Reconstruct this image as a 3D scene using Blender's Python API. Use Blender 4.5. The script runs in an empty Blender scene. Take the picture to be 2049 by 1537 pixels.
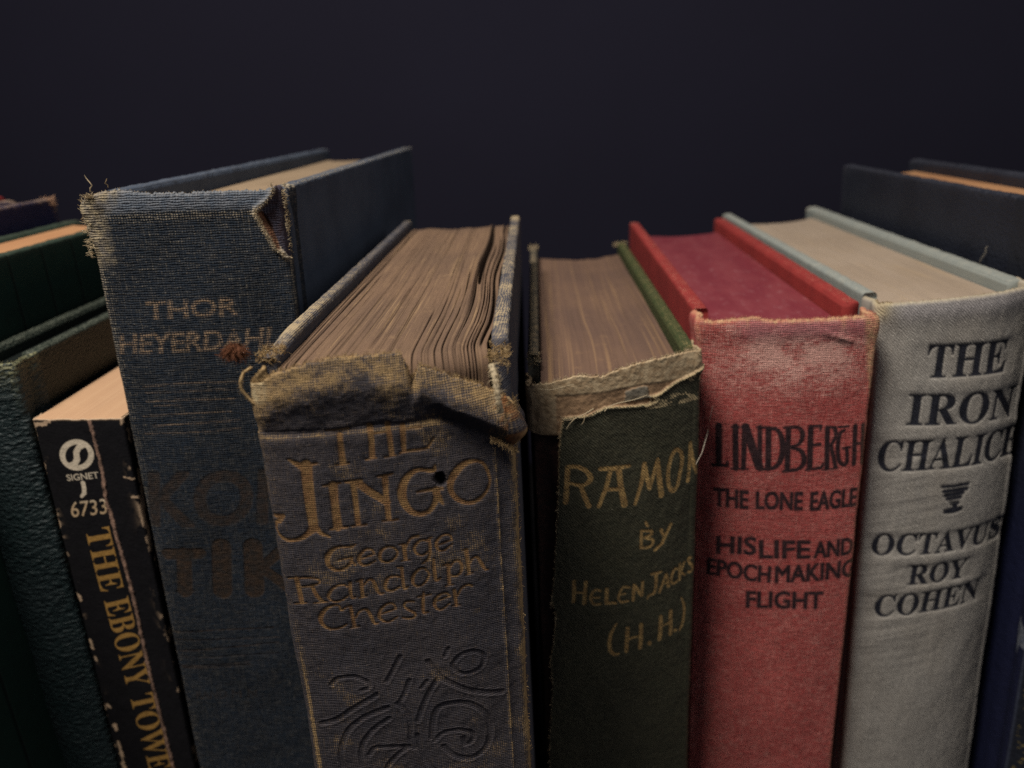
import bpy, math, random
import numpy as np
from mathutils import Matrix, Vector

# ------------------------------------------------------------------ camera, world, lamps, exposure
SC = bpy.context.scene
COL = SC.collection
MM = 0.001
TABLE = -225.0                      # camera height above the table, mm
CAM_AXES = ((0.99838921, 0.02731525, -0.04972797),
            (0.03761781, 0.33742709, 0.94059974),
            (-0.04247228, 0.94095528, -0.33585602))
cam = bpy.data.cameras.new('camera')
cam.sensor_width = 36.0
cam.lens = 36.0 * 1540.0 / 2049.0
cam.clip_start = 0.005
cam.clip_end = 20.0
cam.dof.use_dof = True
cam.dof.focus_distance = 0.114
cam.dof.aperture_fstop = 19.0
cam_ob = bpy.data.objects.new('camera', cam)
COL.objects.link(cam_ob)
r_, u_, f_ = CAM_AXES
cam_ob.matrix_world = Matrix(((r_[0], u_[0], -f_[0], 0.0), (r_[1], u_[1], -f_[1], 0.0),
                              (r_[2], u_[2], -f_[2], -TABLE * MM), (0, 0, 0, 1)))
SC.camera = cam_ob

world = bpy.data.worlds.new('World')
SC.world = world
world.use_nodes = True
bg = world.node_tree.nodes['Background']
bg.inputs[0].default_value = (0.55, 0.62, 0.85, 1)
bg.inputs[1].default_value = 0.065


def area_lamp(name, loc, target, size, power, color):
    l = bpy.data.lights.new(name, 'AREA')
    l.shape = 'DISK'
    l.size = size
    l.energy = power
    l.color = color
    o = bpy.data.objects.new(name, l)
    COL.objects.link(o)
    o.location = loc
    d = Vector(target) - Vector(loc)
    o.rotation_euler = d.to_track_quat('-Z', 'Y').to_euler()
    return o


area_lamp('overhead_lamp', (-0.14, -0.03, 0.60), (0.0, 0.13, 0.17), 0.16, 3.1, (1.0, 0.935, 0.85))
area_lamp('fill_lamp', (0.55, -0.10, 0.55), (0.0, 0.16, 0.17), 0.5, 0.8, (1.0, 0.95, 0.92))  # unseen fill, added to brighten the covers that face right
SC.view_settings.view_transform = 'Standard'
SC.view_settings.look = 'None'
SC.view_settings.exposure = 0.0
SC.view_settings.gamma = 1.0
SC.view_settings.use_curve_mapping = False
SC.render.film_transparent = False
SC.cycles.use_denoising = False
SC.cycles.max_bounces = 6

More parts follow.
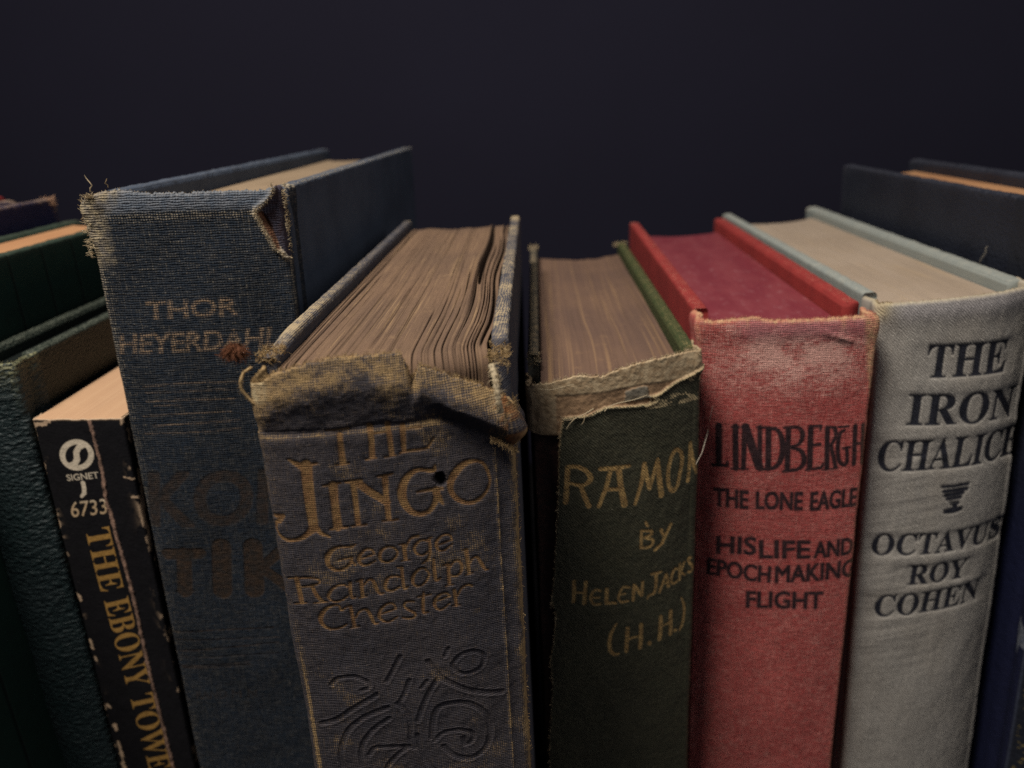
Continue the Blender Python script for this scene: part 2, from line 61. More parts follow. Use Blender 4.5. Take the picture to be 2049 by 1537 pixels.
# traced lettering, wear and painted shade outlines, in millimetres on each spine (across, down)
DATA = {"jingo_hole":[[21.73,17.4,1.74],[21.85,17.87,1.43]],"jingo_ink":[[[5.64,13.76,1.39],[5.5,16.57,1.33],[5.44,19.43,1.27],[5.41,22.73,1.15]],[[3.57,12.86,0.22],[4.51,13.43,0.47],[5.57,13.76,0.47],[6.99,13.6,0.22]],[[3.85,13.13,0.25],[5.21,14.08,0.93]],[[5.43,22.55,1.12],[4.68,23.33,0.73],[3.51,24.11,0.49],[2.0,24.29,0.41],[0.92,23.67,0.37],[0.33,22.56,0.37],[0.64,21.63,0.5]],[[0.53,20.71,0.5],[1.69,20.72,0.57],[1.09,21.45,0.66]],[[5.67,22.56,0.8],[6.21,23.44,0.48],[7.25,24.09,0.22]],[[8.54,16.82,1.08],[8.47,19.33,0.94],[8.45,22.81,1.08]],[[7.37,16.75,0.16],[8.47,16.72,0.34],[9.51,16.59,0.19]],[[7.46,23.05,0.19],[8.51,23.0,0.35],[9.63,22.97,0.19]],[[11.06,16.72,0.69],[11.05,19.6,0.62],[11.04,22.54,0.63]],[[10.06,16.52,0.19],[10.84,16.52,0.39],[12.1,16.48,0.31]],[[11.6,16.78,0.93],[13.15,18.4,0.96],[14.9,19.88,0.94]],[[15.01,16.29,0.7],[14.94,18.61,0.63],[14.92,22.1,0.66]],[[14.16,16.19,0.19],[15.03,16.15,0.34],[15.98,16.01,0.19]],[[14.15,22.55,0.19],[16.08,22.52,0.22]],[[10.21,22.85,0.19],[12.05,22.81,0.22]],[[21.32,15.46,0.19],[21.11,16.14,0.55],[20.16,16.02,0.47],[19.23,15.81,0.5],[18.25,16.23,0.7],[17.36,17.29,0.94],[16.92,18.68,1.07],[17.02,20.15,0.98],[17.78,21.54,0.76],[18.86,22.14,0.61],[20.01,21.93,0.56],[20.81,21.02,0.61],[21.21,19.97,0.8],[21.21,18.96,0.95]],[[18.81,18.92,0.19],[20.26,18.83,0.4],[22.01,18.89,0.32]],[[21.45,20.0,0.8],[21.93,21.18,0.19]],[[27.92,17.4,0.35],[27.35,16.11,0.35],[26.25,15.56,0.44],[24.96,15.8,0.79],[23.76,16.88,0.95],[23.11,18.23,0.8],[23.1,19.51,0.64],[23.82,20.73,0.61],[25.08,21.4,0.48],[26.4,21.17,0.49],[27.61,20.1,0.32],[28.09,18.72,0.29],[27.92,17.4,0.35]],[[10.2,10.02,0.6],[10.14,11.89,0.68],[10.14,13.8,0.76]],[[9.27,14.03,0.15],[10.82,13.96,0.18]],[[13.88,9.21,0.68],[13.91,11.09,0.64],[13.76,13.32,0.69]],[[12.94,13.72,0.15],[14.27,13.55,0.15]],[[16.03,9.1,0.61],[16.15,10.99,0.58],[16.17,13.25,0.62]],[[15.28,13.58,0.15],[16.61,13.51,0.15]],[[14.0,10.24,0.21],[16.16,10.13,0.21]],[[17.82,9.63,0.64],[17.7,12.72,0.54]],[[17.09,13.39,0.12],[17.74,13.08,0.31],[20.41,13.01,0.25],[20.82,12.74,0.25],[21.45,11.78,0.12]],[[18.02,10.0,0.15],[20.04,9.97,0.22]],[[8.61,9.36,0.12],[11.35,9.37,0.18]],[[10.38,25.59,0.11],[9.79,25.85,0.28],[9.1,25.77,0.25],[8.27,25.68,0.28],[7.39,26.0,0.44],[6.73,26.77,0.63],[6.55,27.66,0.63],[6.8,28.51,0.5],[7.58,29.09,0.34],[8.59,28.94,0.28],[9.36,28.36,0.31],[9.67,27.56,0.36]],[[8.04,27.63,0.14],[9.75,27.41,0.19]],[[9.56,27.88,0.33],[10.03,28.69,0.14]],[[10.83,27.87,0.19],[12.58,27.27,0.19]],[[12.58,27.27,0.22],[12.36,26.66,0.22],[11.68,26.49,0.25],[10.92,27.05,0.36],[10.55,27.84,0.42],[10.75,28.61,0.33],[11.42,28.87,0.22],[12.61,28.35,0.14]],[[15.54,27.17,0.22],[15.04,26.52,0.22],[14.28,26.42,0.25],[13.53,26.9,0.36],[13.24,27.69,0.42],[13.44,28.47,0.31],[14.19,28.74,0.25],[15.01,28.35,0.25],[15.5,27.66,0.22],[15.54,27.17,0.22]],[[16.46,26.39,0.5],[16.49,28.47,0.45]],[[15.97,28.7,0.11],[17.04,28.72,0.11]],[[15.85,26.22,0.11],[16.47,26.3,0.2]],[[16.64,26.82,0.2],[17.23,25.75,0.2],[17.83,25.34,0.28],[18.39,25.33,0.31]],[[19.45,26.22,0.22],[18.76,25.96,0.22],[18.16,26.37,0.31],[17.75,27.06,0.34],[18.03,27.93,0.25],[18.86,28.22,0.2],[19.61,27.74,0.2]],[[19.76,25.94,0.31],[19.77,27.6,0.31],[19.45,28.9,0.28],[18.61,29.53,0.17]],[[19.46,26.06,0.14],[20.12,25.82,0.11]],[[20.81,27.09,0.17],[22.7,26.64,0.17]],[[22.7,26.64,0.2],[22.46,25.93,0.2],[21.62,25.72,0.2],[20.87,26.27,0.31],[20.59,27.06,0.37],[20.89,27.85,0.25],[21.59,28.05,0.2],[22.73,27.23,0.11]],[[2.14,30.0,0.58],[2.25,31.87,0.56],[2.35,33.76,0.59]],[[1.37,33.89,0.12],[2.93,33.87,0.15]],[[1.04,29.99,0.12],[2.15,29.97,0.2],[4.02,30.07,0.2],[5.0,30.3,0.23],[5.08,30.81,0.23],[4.01,31.26,0.2],[2.68,31.37,0.17]],[[4.01,31.26,0.43],[4.41,32.64,0.52],[5.07,33.72,0.43],[5.56,33.84,0.11]],[[3.94,33.96,0.12],[5.85,33.87,0.11]],[[8.7,31.66,0.2],[7.89,31.31,0.2],[6.84,31.72,0.28],[6.15,32.6,0.37],[6.0,33.27,0.31],[6.58,33.84,0.23],[7.6,33.77,0.2],[8.53,33.18,0.17]],[[9.04,31.19,0.37],[8.94,32.71,0.37],[9.06,33.59,0.26],[9.5,33.47,0.14]],[[10.48,31.02,0.42],[10.42,33.58,0.4]],[[9.9,31.12,0.11],[10.77,30.97,0.14]],[[9.91,33.69,0.11],[10.92,33.61,0.11]],[[10.67,31.9,0.17],[11.47,31.07,0.22],[12.01,31.39,0.37],[12.31,32.63,0.42],[12.66,33.46,0.31],[13.23,33.45,0.11]],[[15.88,29.73,0.34],[15.85,31.6,0.34],[15.94,32.99,0.34],[16.46,32.81,0.11]],[[15.31,29.65,0.11],[15.94,29.83,0.17]],[[15.6,31.22,0.2],[14.91,30.95,0.23],[14.03,31.17,0.31],[13.51,32.12,0.42],[13.64,32.99,0.34],[14.41,33.19,0.23],[15.31,32.72,0.2]],[[19.22,30.9,0.2],[18.69,30.31,0.2],[17.96,30.46,0.26],[17.33,31.13,0.37],[17.1,32.12,0.37],[17.46,32.87,0.26],[18.19,32.89,0.2],[18.96,32.23,0.23],[19.32,31.43,0.2],[19.22,30.9,0.2]],[[20.08,29.08,0.23],[20.08,30.86,0.43],[20.18,32.42,0.37],[20.78,32.17,0.14]],[[21.93,30.3,0.43],[21.87,33.22,0.4]],[[21.33,33.56,0.12],[22.36,33.48,0.12]],[[21.28,30.37,0.17],[22.02,30.15,0.17]],[[22.11,30.85,0.17],[22.75,29.93,0.23],[23.47,30.06,0.29],[23.7,30.95,0.37],[23.34,31.92,0.29],[22.59,32.22,0.2],[22.04,31.86,0.17]],[[24.44,28.45,0.43],[24.58,31.98,0.38]],[[24.01,28.46,0.11],[24.45,28.4,0.2]],[[24.2,32.29,0.12],[25.09,32.08,0.12]],[[24.74,30.63,0.17],[25.22,29.87,0.2],[25.81,29.82,0.32],[26.33,30.96,0.41],[26.72,31.82,0.29],[27.15,32.0,0.12]],[[8.2,34.79,0.11],[7.41,35.31,0.29],[7.21,34.6,0.2],[6.35,34.51,0.23],[5.26,35.12,0.49],[4.52,36.3,0.61],[4.6,37.36,0.5],[5.32,38.12,0.32],[6.47,38.3,0.23],[7.39,37.95,0.2],[7.87,37.65,0.14]],[[8.69,34.93,0.37],[8.83,38.11,0.43]],[[8.05,34.86,0.11],[8.78,34.77,0.2]],[[8.37,38.33,0.14],[9.48,38.2,0.14]],[[9.13,36.73,0.17],[9.82,35.77,0.2],[10.69,35.71,0.34],[11.16,36.83,0.4],[11.47,38.02,0.29],[12.05,38.02,0.11]],[[12.48,36.66,0.17],[14.56,36.09,0.17]],[[14.56,36.09,0.2],[14.21,35.25,0.2],[13.35,35.21,0.23],[12.55,35.97,0.34],[12.23,36.98,0.4],[12.66,37.75,0.29],[13.51,37.97,0.2],[14.67,37.35,0.14]],[[16.97,35.23,0.23],[16.4,35.14,0.2],[15.8,35.32,0.23],[15.74,36.01,0.29],[16.55,36.75,0.32],[17.01,37.27,0.29],[16.75,37.76,0.23],[16.01,37.82,0.2],[15.3,37.62,0.2]],[[18.38,34.05,0.2],[18.19,35.42,0.38],[18.12,37.17,0.35],[18.7,37.27,0.15]],[[17.6,34.63,0.17],[19.29,34.54,0.17]],[[19.85,35.77,0.17],[21.8,35.22,0.17]],[[21.8,35.22,0.2],[21.39,34.71,0.2],[20.67,34.67,0.23],[19.88,35.33,0.35],[19.66,36.27,0.38],[20.05,37.04,0.26],[20.78,37.08,0.2],[21.72,36.35,0.12]],[[22.45,34.37,0.41],[22.57,36.86,0.38]],[[22.05,36.86,0.12],[23.09,36.87,0.12]],[[22.82,35.31,0.17],[23.48,34.21,0.2],[24.24,33.83,0.26],[24.81,34.12,0.29]]],"jingo_orn":[[[14.34,43.95,0.37],[13.28,45.96,0.37],[12.22,47.81,0.38]],[[15.28,48.14,0.38],[14.34,50.41,0.38],[13.47,51.77,0.38]],[[19.28,48.29,0.44],[17.75,50.64,0.44],[16.65,53.1,0.45],[15.86,55.28,0.45]],[[17.62,48.55,0.29],[16.78,49.71,0.29]],[[20.96,43.63,0.29],[20.44,44.81,0.29]],[[21.37,46.27,0.35],[22.5,45.02,0.35],[24.3,44.67,0.35],[25.73,45.74,0.36],[25.33,47.5,0.36],[23.78,48.26,0.36],[22.15,47.91,0.35],[21.34,46.63,0.35]],[[18.04,45.3,0.52],[19.44,48.13,0.53],[21.27,49.79,0.53],[23.58,51.43,0.54],[25.82,52.36,0.54],[27.95,52.78,0.55]],[[17.56,58.74,0.55],[17.96,55.67,0.54],[18.88,53.52,0.54],[20.89,53.14,0.54],[23.14,53.63,0.54],[25.17,55.68,0.55],[25.94,58.47,0.55],[25.63,61.4,0.56],[24.43,63.1,0.56],[22.5,63.63,0.56],[20.38,62.53,0.55],[19.12,60.65,0.55]],[[17.82,59.39,0.39],[19.14,58.26,0.39],[21.31,58.11,0.4],[23.11,58.92,0.4],[23.33,60.38,0.4],[22.19,61.12,0.4],[21.98,59.66,0.4]],[[2.38,54.1,0.52],[4.6,53.43,0.51],[7.06,51.75,0.5],[10.54,49.78,0.5]],[[11.78,52.24,0.5],[8.69,53.29,0.5],[6.37,55.13,0.51],[5.03,57.53,0.52],[4.39,60.26,0.52],[4.61,62.34,0.53],[5.64,64.19,0.52]],[[11.89,54.17,0.44],[9.97,55.4,0.44],[8.42,57.13,0.45],[7.42,59.36,0.45],[7.31,61.74,0.46],[7.86,63.84,0.46]],[[8.54,60.31,0.39],[9.27,59.22,0.39],[11.1,59.22,0.39],[14.7,59.88,0.39]],[[4.59,47.42,0.35],[5.61,46.4,0.35],[7.69,46.24,0.35],[9.34,47.19,0.35],[9.82,48.18,0.35],[8.58,48.75,0.35]],[[13.32,51.74,0.44],[14.36,53.46,0.44],[14.77,55.66,0.45],[14.55,58.16,0.45],[14.98,60.24,0.45]],[[13.77,60.0,0.42],[12.12,61.3,0.42],[10.89,62.89,0.42],[10.26,64.62,0.43]],[[15.48,57.95,0.45],[15.86,60.81,0.46],[16.57,63.38,0.46],[17.95,65.71,0.46]]],"ramona_ink":[[[6.64,18.32,0.79],[6.43,21.54,0.8],[6.15,25.12,0.83]],[[6.84,18.18,0.66],[8.17,18.29,0.64],[9.62,19.09,0.69],[10.53,20.44,0.83],[10.39,21.31,0.81],[9.44,21.95,0.56],[8.1,21.82,0.53],[6.9,21.42,0.4]],[[8.9,22.19,0.67],[9.4,24.04,0.78],[10.18,26.24,0.82]],[[12.29,19.18,0.67],[14.99,19.4,0.81],[17.45,19.31,0.55]],[[14.04,20.0,0.68],[13.35,22.88,0.71],[11.95,26.47,0.6]],[[15.61,20.07,0.95],[15.95,23.26,0.91],[16.64,26.86,1.11]],[[13.34,23.33,0.55],[15.81,23.61,0.61]],[[18.59,27.1,0.51],[19.68,23.25,0.62],[20.2,19.3,0.64]],[[20.2,19.45,0.7],[20.65,21.91,0.7],[21.17,24.28,0.71]],[[21.17,24.28,0.57],[22.05,21.27,0.62],[22.64,18.85,0.51]],[[22.65,19.15,0.65],[22.99,22.67,0.86],[23.49,26.29,0.93]],[[27.02,18.34,0.6],[26.13,17.82,0.73],[25.29,18.97,0.64],[24.7,21.68,0.64],[24.83,24.3,0.68],[25.59,25.87,0.71],[26.46,25.02,0.6],[26.99,22.4,0.6],[27.3,20.21,0.6],[27.02,18.34,0.6]],[[28.76,17.01,0.55],[28.74,20.91,0.55],[28.48,24.66,0.52]],[[28.77,17.16,0.61],[29.33,20.33,0.56],[30.13,23.32,0.52]],[[19.84,33.02,0.43],[19.73,36.35,0.46]],[[19.77,32.85,0.37],[21.64,33.15,0.49],[21.8,33.9,0.53],[20.36,34.39,0.4]],[[20.36,34.39,0.38],[21.82,35.02,0.5],[21.97,35.86,0.5],[21.25,36.5,0.5],[19.8,36.36,0.43]],[[23.55,33.51,0.53],[24.17,34.95,0.45]],[[25.46,32.73,0.51],[24.6,34.58,0.54],[23.75,36.45,0.51],[22.44,37.42,0.59]],[[20.54,31.11,0.32],[20.91,31.97,0.43]],[[7.27,41.59,0.58],[7.22,43.79,0.58],[7.1,46.01,0.58]],[[9.44,41.99,0.61],[9.25,44.34,0.61],[9.07,46.73,0.62]],[[7.51,43.99,0.32],[8.96,44.31,0.32]],[[12.12,44.24,0.41],[11.16,44.01,0.38],[10.42,44.84,0.41],[10.33,46.03,0.41],[10.98,47.08,0.41],[12.09,47.17,0.36]],[[10.56,45.55,0.29],[11.81,45.65,0.38]],[[13.3,44.09,0.59],[13.21,46.84,0.6]],[[13.21,47.18,0.51],[15.0,47.42,0.54]],[[17.55,44.52,0.39],[16.5,44.24,0.39],[15.82,45.23,0.39],[15.52,46.56,0.39],[16.2,47.47,0.42],[17.4,47.44,0.33]],[[15.9,45.76,0.3],[16.8,45.76,0.39]],[[18.52,44.19,0.54],[18.31,47.44,0.52]],[[18.6,44.38,0.54],[19.98,46.75,0.55]],[[20.06,46.77,0.46],[20.11,43.84,0.46]],[[21.92,42.54,0.46],[23.61,42.46,0.47]],[[22.69,42.56,0.56],[22.73,45.33,0.53],[22.44,46.83,0.5],[21.37,47.25,0.37],[21.14,47.9,0.25]],[[24.72,43.29,0.41],[23.98,45.33,0.44],[23.46,46.93,0.47]],[[24.72,43.29,0.47],[25.07,44.78,0.48],[25.26,46.23,0.48]],[[23.97,45.15,0.28],[25.08,45.31,0.29]],[[27.09,42.83,0.49],[26.45,42.62,0.39],[25.91,43.66,0.42],[25.79,45.0,0.42],[26.2,45.84,0.42],[27.0,45.59,0.36]],[[27.47,41.93,0.46],[27.48,45.41,0.43]],[[28.36,41.9,0.4],[27.68,43.73,0.39],[28.53,44.74,0.4]],[[29.65,41.18,0.44],[29.17,41.51,0.44],[30.06,43.25,0.46],[30.25,44.03,0.45],[29.43,44.39,0.47]],[[15.14,52.11,0.21],[14.22,53.9,0.52],[13.76,55.97,0.61],[13.9,57.99,0.61],[14.66,59.15,0.55],[15.51,59.14,0.37]],[[17.27,53.6,0.67],[17.13,56.46,0.68],[17.05,58.82,0.65]],[[19.89,53.28,0.71],[19.91,56.17,0.69],[19.78,58.7,0.69]],[[17.43,56.16,0.37],[18.51,55.85,0.4],[19.6,55.92,0.31]],[[21.63,57.99,0.7],[21.69,58.28,0.7]],[[23.79,52.52,0.67],[23.77,55.41,0.68],[23.65,57.75,0.68]],[[25.78,51.91,0.69],[25.85,54.64,0.69],[25.91,57.32,0.7]],[[23.99,54.75,0.35],[25.6,54.37,0.36]],[[26.88,56.67,0.6],[26.93,56.87,0.6]],[[28.01,49.67,0.17],[28.67,52.09,0.44],[28.57,54.41,0.48],[28.28,56.13,0.41],[27.81,57.22,0.27]]],"ramona_scratch":[[[23.24,38.79,0.12],[20.92,48.72,0.12],[20.18,51.74,0.12],[17.28,57.04,0.12],[14.81,60.57,0.12],[13.27,62.11,0.12]]],"ramona_green":[[5.74,10.73],[6.04,8.89],[7.75,8.92],[10.33,8.87],[13.36,7.64],[16.67,8.05],[20.57,8.02],[22.09,7.71],[20.82,6.68],[22.61,6.5],[25.23,5.02],[28.58,3.85],[30.75,2.64],[35.89,3.21],[41.77,121.14],[-0.33,109.2],[1.34,86.47],[1.59,78.5],[2.6,64.56],[2.38,59.22],[3.2,54.1],[3.72,49.0],[2.97,46.0],[3.88,36.82],[4.8,23.14],[5.34,12.86]],"ramona_cream":[[-3.6,-12.03],[35.31,-8.4],[35.92,3.86],[25.22,4.65],[20.52,4.44],[13.9,4.97],[9.36,5.04],[4.96,5.01],[4.94,11.99],[2.0,12.3],[-4.73,9.67]],"ramona_shade":[[-4.73,9.67],[2.0,12.3],[5.61,12.59],[5.2,24.75],[1.17,109.11],[-9.79,106.52]],"ramona_patch":[[16.67,5.48],[18.94,4.77],[20.79,4.84],[21.0,7.07],[18.52,7.27],[16.76,7.23]],"lind_ink":[[[4.29,21.37,1.23],[4.56,29.62,1.13]],[[3.43,29.87,0.63],[6.08,29.82,0.76],[6.12,28.93,0.35]],[[7.31,21.37,1.09],[7.74,30.32,1.11]],[[6.65,21.54,0.4],[8.01,21.5,0.4]],[[6.99,30.42,0.4],[8.38,30.36,0.41]],[[9.01,21.47,0.99],[9.14,30.27,0.91]],[[9.13,21.47,1.49],[12.05,29.92,1.53]],[[11.75,21.44,0.85],[12.19,30.21,0.87]],[[8.64,30.44,0.41],[9.91,30.4,0.41]],[[13.39,21.86,1.1],[13.71,30.2,1.07]],[[13.27,21.86,0.6],[15.03,22.15,0.75],[16.04,24.42,1.05],[16.1,27.58,1.06],[14.97,29.9,0.81],[12.45,30.36,0.56]],[[11.25,21.53,0.45],[14.76,21.72,0.5]],[[17.01,21.88,0.99],[17.29,30.48,1.01]],[[16.24,21.59,0.45],[18.73,21.61,0.65],[19.69,23.02,0.9],[19.2,25.0,0.7],[17.49,25.56,0.5]],[[17.5,25.71,0.5],[19.55,26.43,0.8],[20.32,28.45,1.01],[19.55,30.19,0.81],[16.54,30.77,0.56]],[[21.09,21.63,1.05],[21.46,30.21,1.02]],[[20.71,21.49,0.4],[22.95,21.4,0.6],[22.89,22.24,0.3]],[[21.48,25.31,0.55],[22.99,25.2,0.66]],[[20.84,30.49,0.46],[23.62,30.11,0.62],[23.93,29.1,0.36]],[[24.13,22.0,0.91],[24.66,30.29,0.88]],[[23.97,21.57,0.46],[25.5,21.78,0.67],[25.9,23.48,0.77],[25.04,25.42,0.57]],[[25.04,25.42,0.72],[26.33,30.08,0.79]],[[23.91,30.55,0.31],[26.75,30.4,0.32]],[[27.36,22.45,0.52],[26.63,22.96,0.67],[26.33,25.49,0.78],[26.86,28.67,0.79],[28.01,29.76,0.7],[28.46,28.79,0.7],[28.08,26.17,0.69]],[[27.42,26.13,0.47],[28.74,26.09,0.48]],[[26.26,21.68,0.41],[28.06,21.66,0.42]],[[29.39,21.77,0.91],[29.89,29.79,0.83]],[[30.98,21.66,0.83],[31.53,29.7,0.79]],[[29.74,25.47,0.49],[31.24,25.5,0.5]]],"lind_txt":[{"t":"THE","f":"g","q":[[3.96,38.73],[10.35,39.09],[3.84,34.83]]},{"t":"LONE","f":"g","q":[[11.98,39.11],[20.63,39.26],[11.87,35.26]]},{"t":"EAGLE","f":"g","q":[[22.29,39.34],[31.2,38.92],[22.16,35.4]]},{"t":"HIS","f":"g","q":[[4.82,49.66],[12.31,49.56],[4.77,45.67]]},{"t":"LIFE","f":"g","q":[[13.2,50.27],[22.89,50.21],[13.0,46.31]]},{"t":"AND","f":"g","q":[[23.78,50.23],[31.41,49.75],[23.61,46.53]]},{"t":"EPOCH","f":"g","q":[[3.12,54.78],[15.43,56.04],[3.14,51.01]]},{"t":"MAKING","f":"g","q":[[16.59,56.11],[32.46,55.06],[16.44,52.12]]},{"t":"FLIGHT","f":"g","q":[[11.12,62.18],[26.27,62.32],[11.02,58.17]]}],"lind_cream":[[28.83,0.27],[34.3,-0.5],[35.41,22.82],[33.35,22.81],[31.04,12.65],[29.85,5.78]],"chal_txt":[{"t":"THE","f":"s","q":[[9.53,15.23],[26.51,16.38],[9.79,8.74]]},{"t":"IRON","f":"s","q":[[6.7,24.94],[30.53,26.9],[6.98,18.35]]},{"t":"CHALICE","f":"s","q":[[1.93,34.7],[33.12,35.92],[2.36,27.98]]},{"t":"OCTAVUS","f":"s","q":[[2.11,54.29],[31.41,55.05],[2.53,49.28]]},{"t":"ROY","f":"s","q":[[10.12,61.83],[23.24,62.09],[10.43,56.98]]},{"t":"COHEN","f":"s","q":[[3.67,69.53],[27.33,68.96],[4.08,64.16]]}],"chal_ink":[[[15.24,39.11,0.67],[17.96,39.23,0.69],[20.76,39.22,0.73]],[[15.68,40.14,0.84],[18.28,40.16,0.87],[20.54,40.24,0.91]],[[16.07,41.09,0.93],[19.67,41.04,0.99]],[[16.58,41.97,0.85],[19.35,41.95,0.8]],[[17.09,42.72,0.34],[19.02,42.88,0.35]],[[17.58,43.33,0.61],[18.99,43.32,0.62]],[[16.48,44.86,1.03],[17.95,44.75,1.49],[19.58,44.6,1.08]],[[18.34,43.69,1.05],[18.4,44.15,1.06]]],"ebony_ink":[[[9.38,7.0,1.0],[9.43,6.43,1.0],[9.35,5.88,0.99],[9.14,5.39,0.99],[8.81,4.98,0.99],[8.38,4.67,0.99],[7.86,4.48,0.99],[7.29,4.41,0.99],[6.69,4.47,0.99],[6.1,4.66,0.99],[5.53,4.96,1.0],[5.02,5.36,1.0],[4.6,5.85,1.0],[4.28,6.4,1.01],[4.09,6.97,1.01],[4.03,7.55,1.01],[4.1,8.1,1.01],[4.31,8.6,1.01],[4.64,9.01,1.01],[5.08,9.33,1.01],[5.6,9.52,1.01],[6.18,9.59,1.01],[6.79,9.53,1.01],[7.39,9.34,1.0],[7.96,9.03,1.0],[8.47,8.62,1.0],[8.88,8.13,1.0],[9.19,7.58,1.0],[9.38,7.0,1.0]],[[8.6,4.95,0.95],[7.41,5.51,1.0],[6.72,6.52,1.05],[6.61,7.81,1.1],[6.01,8.71,1.05],[4.98,9.04,0.86]],[[6.71,12.56,0.82],[6.69,13.56,0.82],[6.51,14.62,0.78],[5.82,15.37,0.54]]],"ebony_txt":[{"t":"SIGNET","f":"g","q":[[3.88,12.18],[9.83,11.65],[3.86,10.92]]},{"t":"6733","f":"g","q":[[2.96,19.7],[9.86,18.95],[3.41,16.55]]}],"ebony_gold":[{"t":"THE","f":"s","q":[[4.97,22.5],[5.14,36.1],[9.71,21.56]]},{"t":"EBONY","f":"s","q":[[5.22,38.15],[5.85,58.97],[10.4,36.79]]},{"t":"TOWER","f":"s","q":[[5.98,60.99],[6.59,85.74],[11.06,59.71]]}],"ebony_crease":[[10.45,-0.97,0.27],[10.78,7.95,0.27],[10.35,16.03,0.28],[10.85,24.44,0.28],[11.14,29.86,0.29],[11.4,37.7,0.29],[11.28,44.64,0.3],[11.25,53.02,0.3],[11.44,60.46,0.31],[11.7,70.76,0.31],[11.96,82.91,0.32]],"ebony_spots":[[[-0.18,-0.01,0.57],[-0.22,4.05,0.47]],[[-0.09,1.14,0.77],[1.79,0.9,0.75],[3.31,0.31,0.27]],[[0.04,8.49,0.4],[-0.05,10.49,0.3]],[[0.6,36.68,0.53],[0.65,37.82,0.63]],[[0.47,47.17,0.54],[0.96,49.29,0.54]],[[0.83,51.35,0.43],[0.97,52.2,0.32]],[[0.96,63.44,0.66],[1.18,63.93,0.55]],[[1.31,68.58,0.77],[1.54,69.61,0.66]],[[1.3,72.94,0.67],[1.26,76.97,0.68],[1.22,81.07,0.68]],[[14.44,11.51,0.44],[16.14,11.9,0.36]],[[15.28,15.72,0.35],[16.52,15.78,0.37]],[[-0.14,-0.2,0.48],[8.04,-0.61,0.36],[16.43,-0.63,0.45]],[[21.73,37.88,0.39],[22.46,37.65,0.39]]],"thor_txt":[{"t":"THOR","f":"g","q":[[6.96,20.58],[21.78,20.33],[7.4,17.6]]},{"t":"HEYERDAHL","f":"g","q":[[1.25,26.5],[27.73,26.23],[1.93,23.16]]}],"thor_rules":[[[4.14,32.5,0.19],[11.75,32.14,0.19],[20.13,32.32,0.19]],[[4.32,33.62,0.15],[13.4,33.54,0.15],[20.53,33.57,0.15]],[[4.21,35.26,0.23],[10.15,35.13,0.22],[19.34,35.36,0.22]],[[5.41,36.21,0.15],[10.02,35.96,0.15]],[[3.1,38.06,0.2],[9.34,37.8,0.19],[18.44,37.72,0.19]],[[4.54,39.96,0.24],[9.41,39.69,0.23],[19.73,39.46,0.23]],[[2.87,41.44,0.2],[10.28,41.42,0.19],[19.51,41.04,0.19]]],"thor_big":[{"t":"KON","f":"g","q":[[0.61,59.89],[28.65,60.35],[2.29,49.17]]}],"thor_slab":[[[2.66,65.98,2.44],[8.72,65.91,2.29]],[[5.72,65.99,2.83],[4.57,74.05,2.93]],[[12.82,64.81,3.57],[11.61,74.38,3.65]],[[18.51,65.18,3.58],[17.61,74.6,3.66]],[[19.39,69.93,1.98],[24.53,65.63,2.26]],[[19.39,69.93,1.98],[24.15,74.71,2.31]],[[2.96,74.26,0.49],[6.09,74.2,0.47]]],"thor_rules2":[[[0.19,83.7,0.31],[8.8,83.23,0.27],[20.07,83.43,0.27]],[[0.65,85.34,0.23],[20.83,85.61,0.2]],[[0.91,88.08,0.31],[20.68,86.87,0.27]],[[1.02,89.58,0.23],[20.38,89.42,0.21]],[[0.94,92.19,0.31],[8.21,91.95,0.28],[14.51,91.77,0.28]],[[0.24,91.83,0.24],[14.6,91.12,0.21]]],"thor_small":[{"t":"RAND","f":"g","q":[[2.66,99.83],[8.84,99.74],[2.92,97.8]]},{"t":"M N","f":"g","q":[[9.9,99.82],[14.84,100.0],[10.11,97.81]]}],"thor_cream":[[-3.98,-3.86],[7.07,-3.65],[4.8,0.76],[3.16,2.85],[2.75,4.42],[2.67,7.22],[2.85,10.48],[0.14,10.89],[-2.11,5.55]],"thor_fade":[[4.34,-3.7],[31.34,-2.96],[29.33,1.65],[27.29,2.83],[18.38,2.69],[10.57,2.78],[3.49,3.24]],"thor_joint":[[30.23,-2.23],[35.18,-2.08],[33.68,11.62],[31.09,10.86],[30.14,9.13],[28.35,4.79],[27.79,3.17],[28.83,2.02],[30.21,0.51]],"thor_lining":[[26.98,3.45],[27.9,3.49],[28.88,5.46],[29.76,8.45],[30.07,9.78],[29.53,9.75],[28.52,7.23],[27.44,4.75]],"thor_tear":[[29.86,-1.0,0.37],[30.18,0.11,0.37],[28.86,1.79,0.37],[27.21,2.9,0.38],[26.87,3.77,0.31],[27.54,5.16,0.31],[28.5,7.39,0.38],[29.34,9.41,0.38],[30.79,10.83,0.45]],"ramona_top":[[0.3,3.14],[0.99,2.87],[4.19,2.65],[6.72,1.97],[9.42,1.64],[12.89,2.25],[14.34,1.7],[17.87,0.77],[21.71,0.19],[25.66,0.01],[28.35,-0.21],[30.65,-0.03]],"lind_top":[[0.49,-0.06],[2.9,0.32],[6.32,-0.21],[8.9,-0.49],[13.26,0.14],[17.59,0.15],[22.77,0.03],[26.28,0.01],[29.89,-0.2],[32.16,0.09]],"thor_top":[[-0.46,1.24],[0.88,-0.3],[3.4,-1.12],[6.24,-1.3],[11.19,-0.79],[15.81,-0.74],[21.23,-0.82],[26.6,-0.74],[29.25,-0.87],[30.27,-1.29],[31.49,-0.93]]}
RNG = np.random.default_rng(7)
random.seed(7)


# ------------------------------------------------------------------ numeric helpers
def smooth(a, b, x):
    t = np.clip((x - a) / (b - a), 0, 1)
    return t * t * (3 - 2 * t)


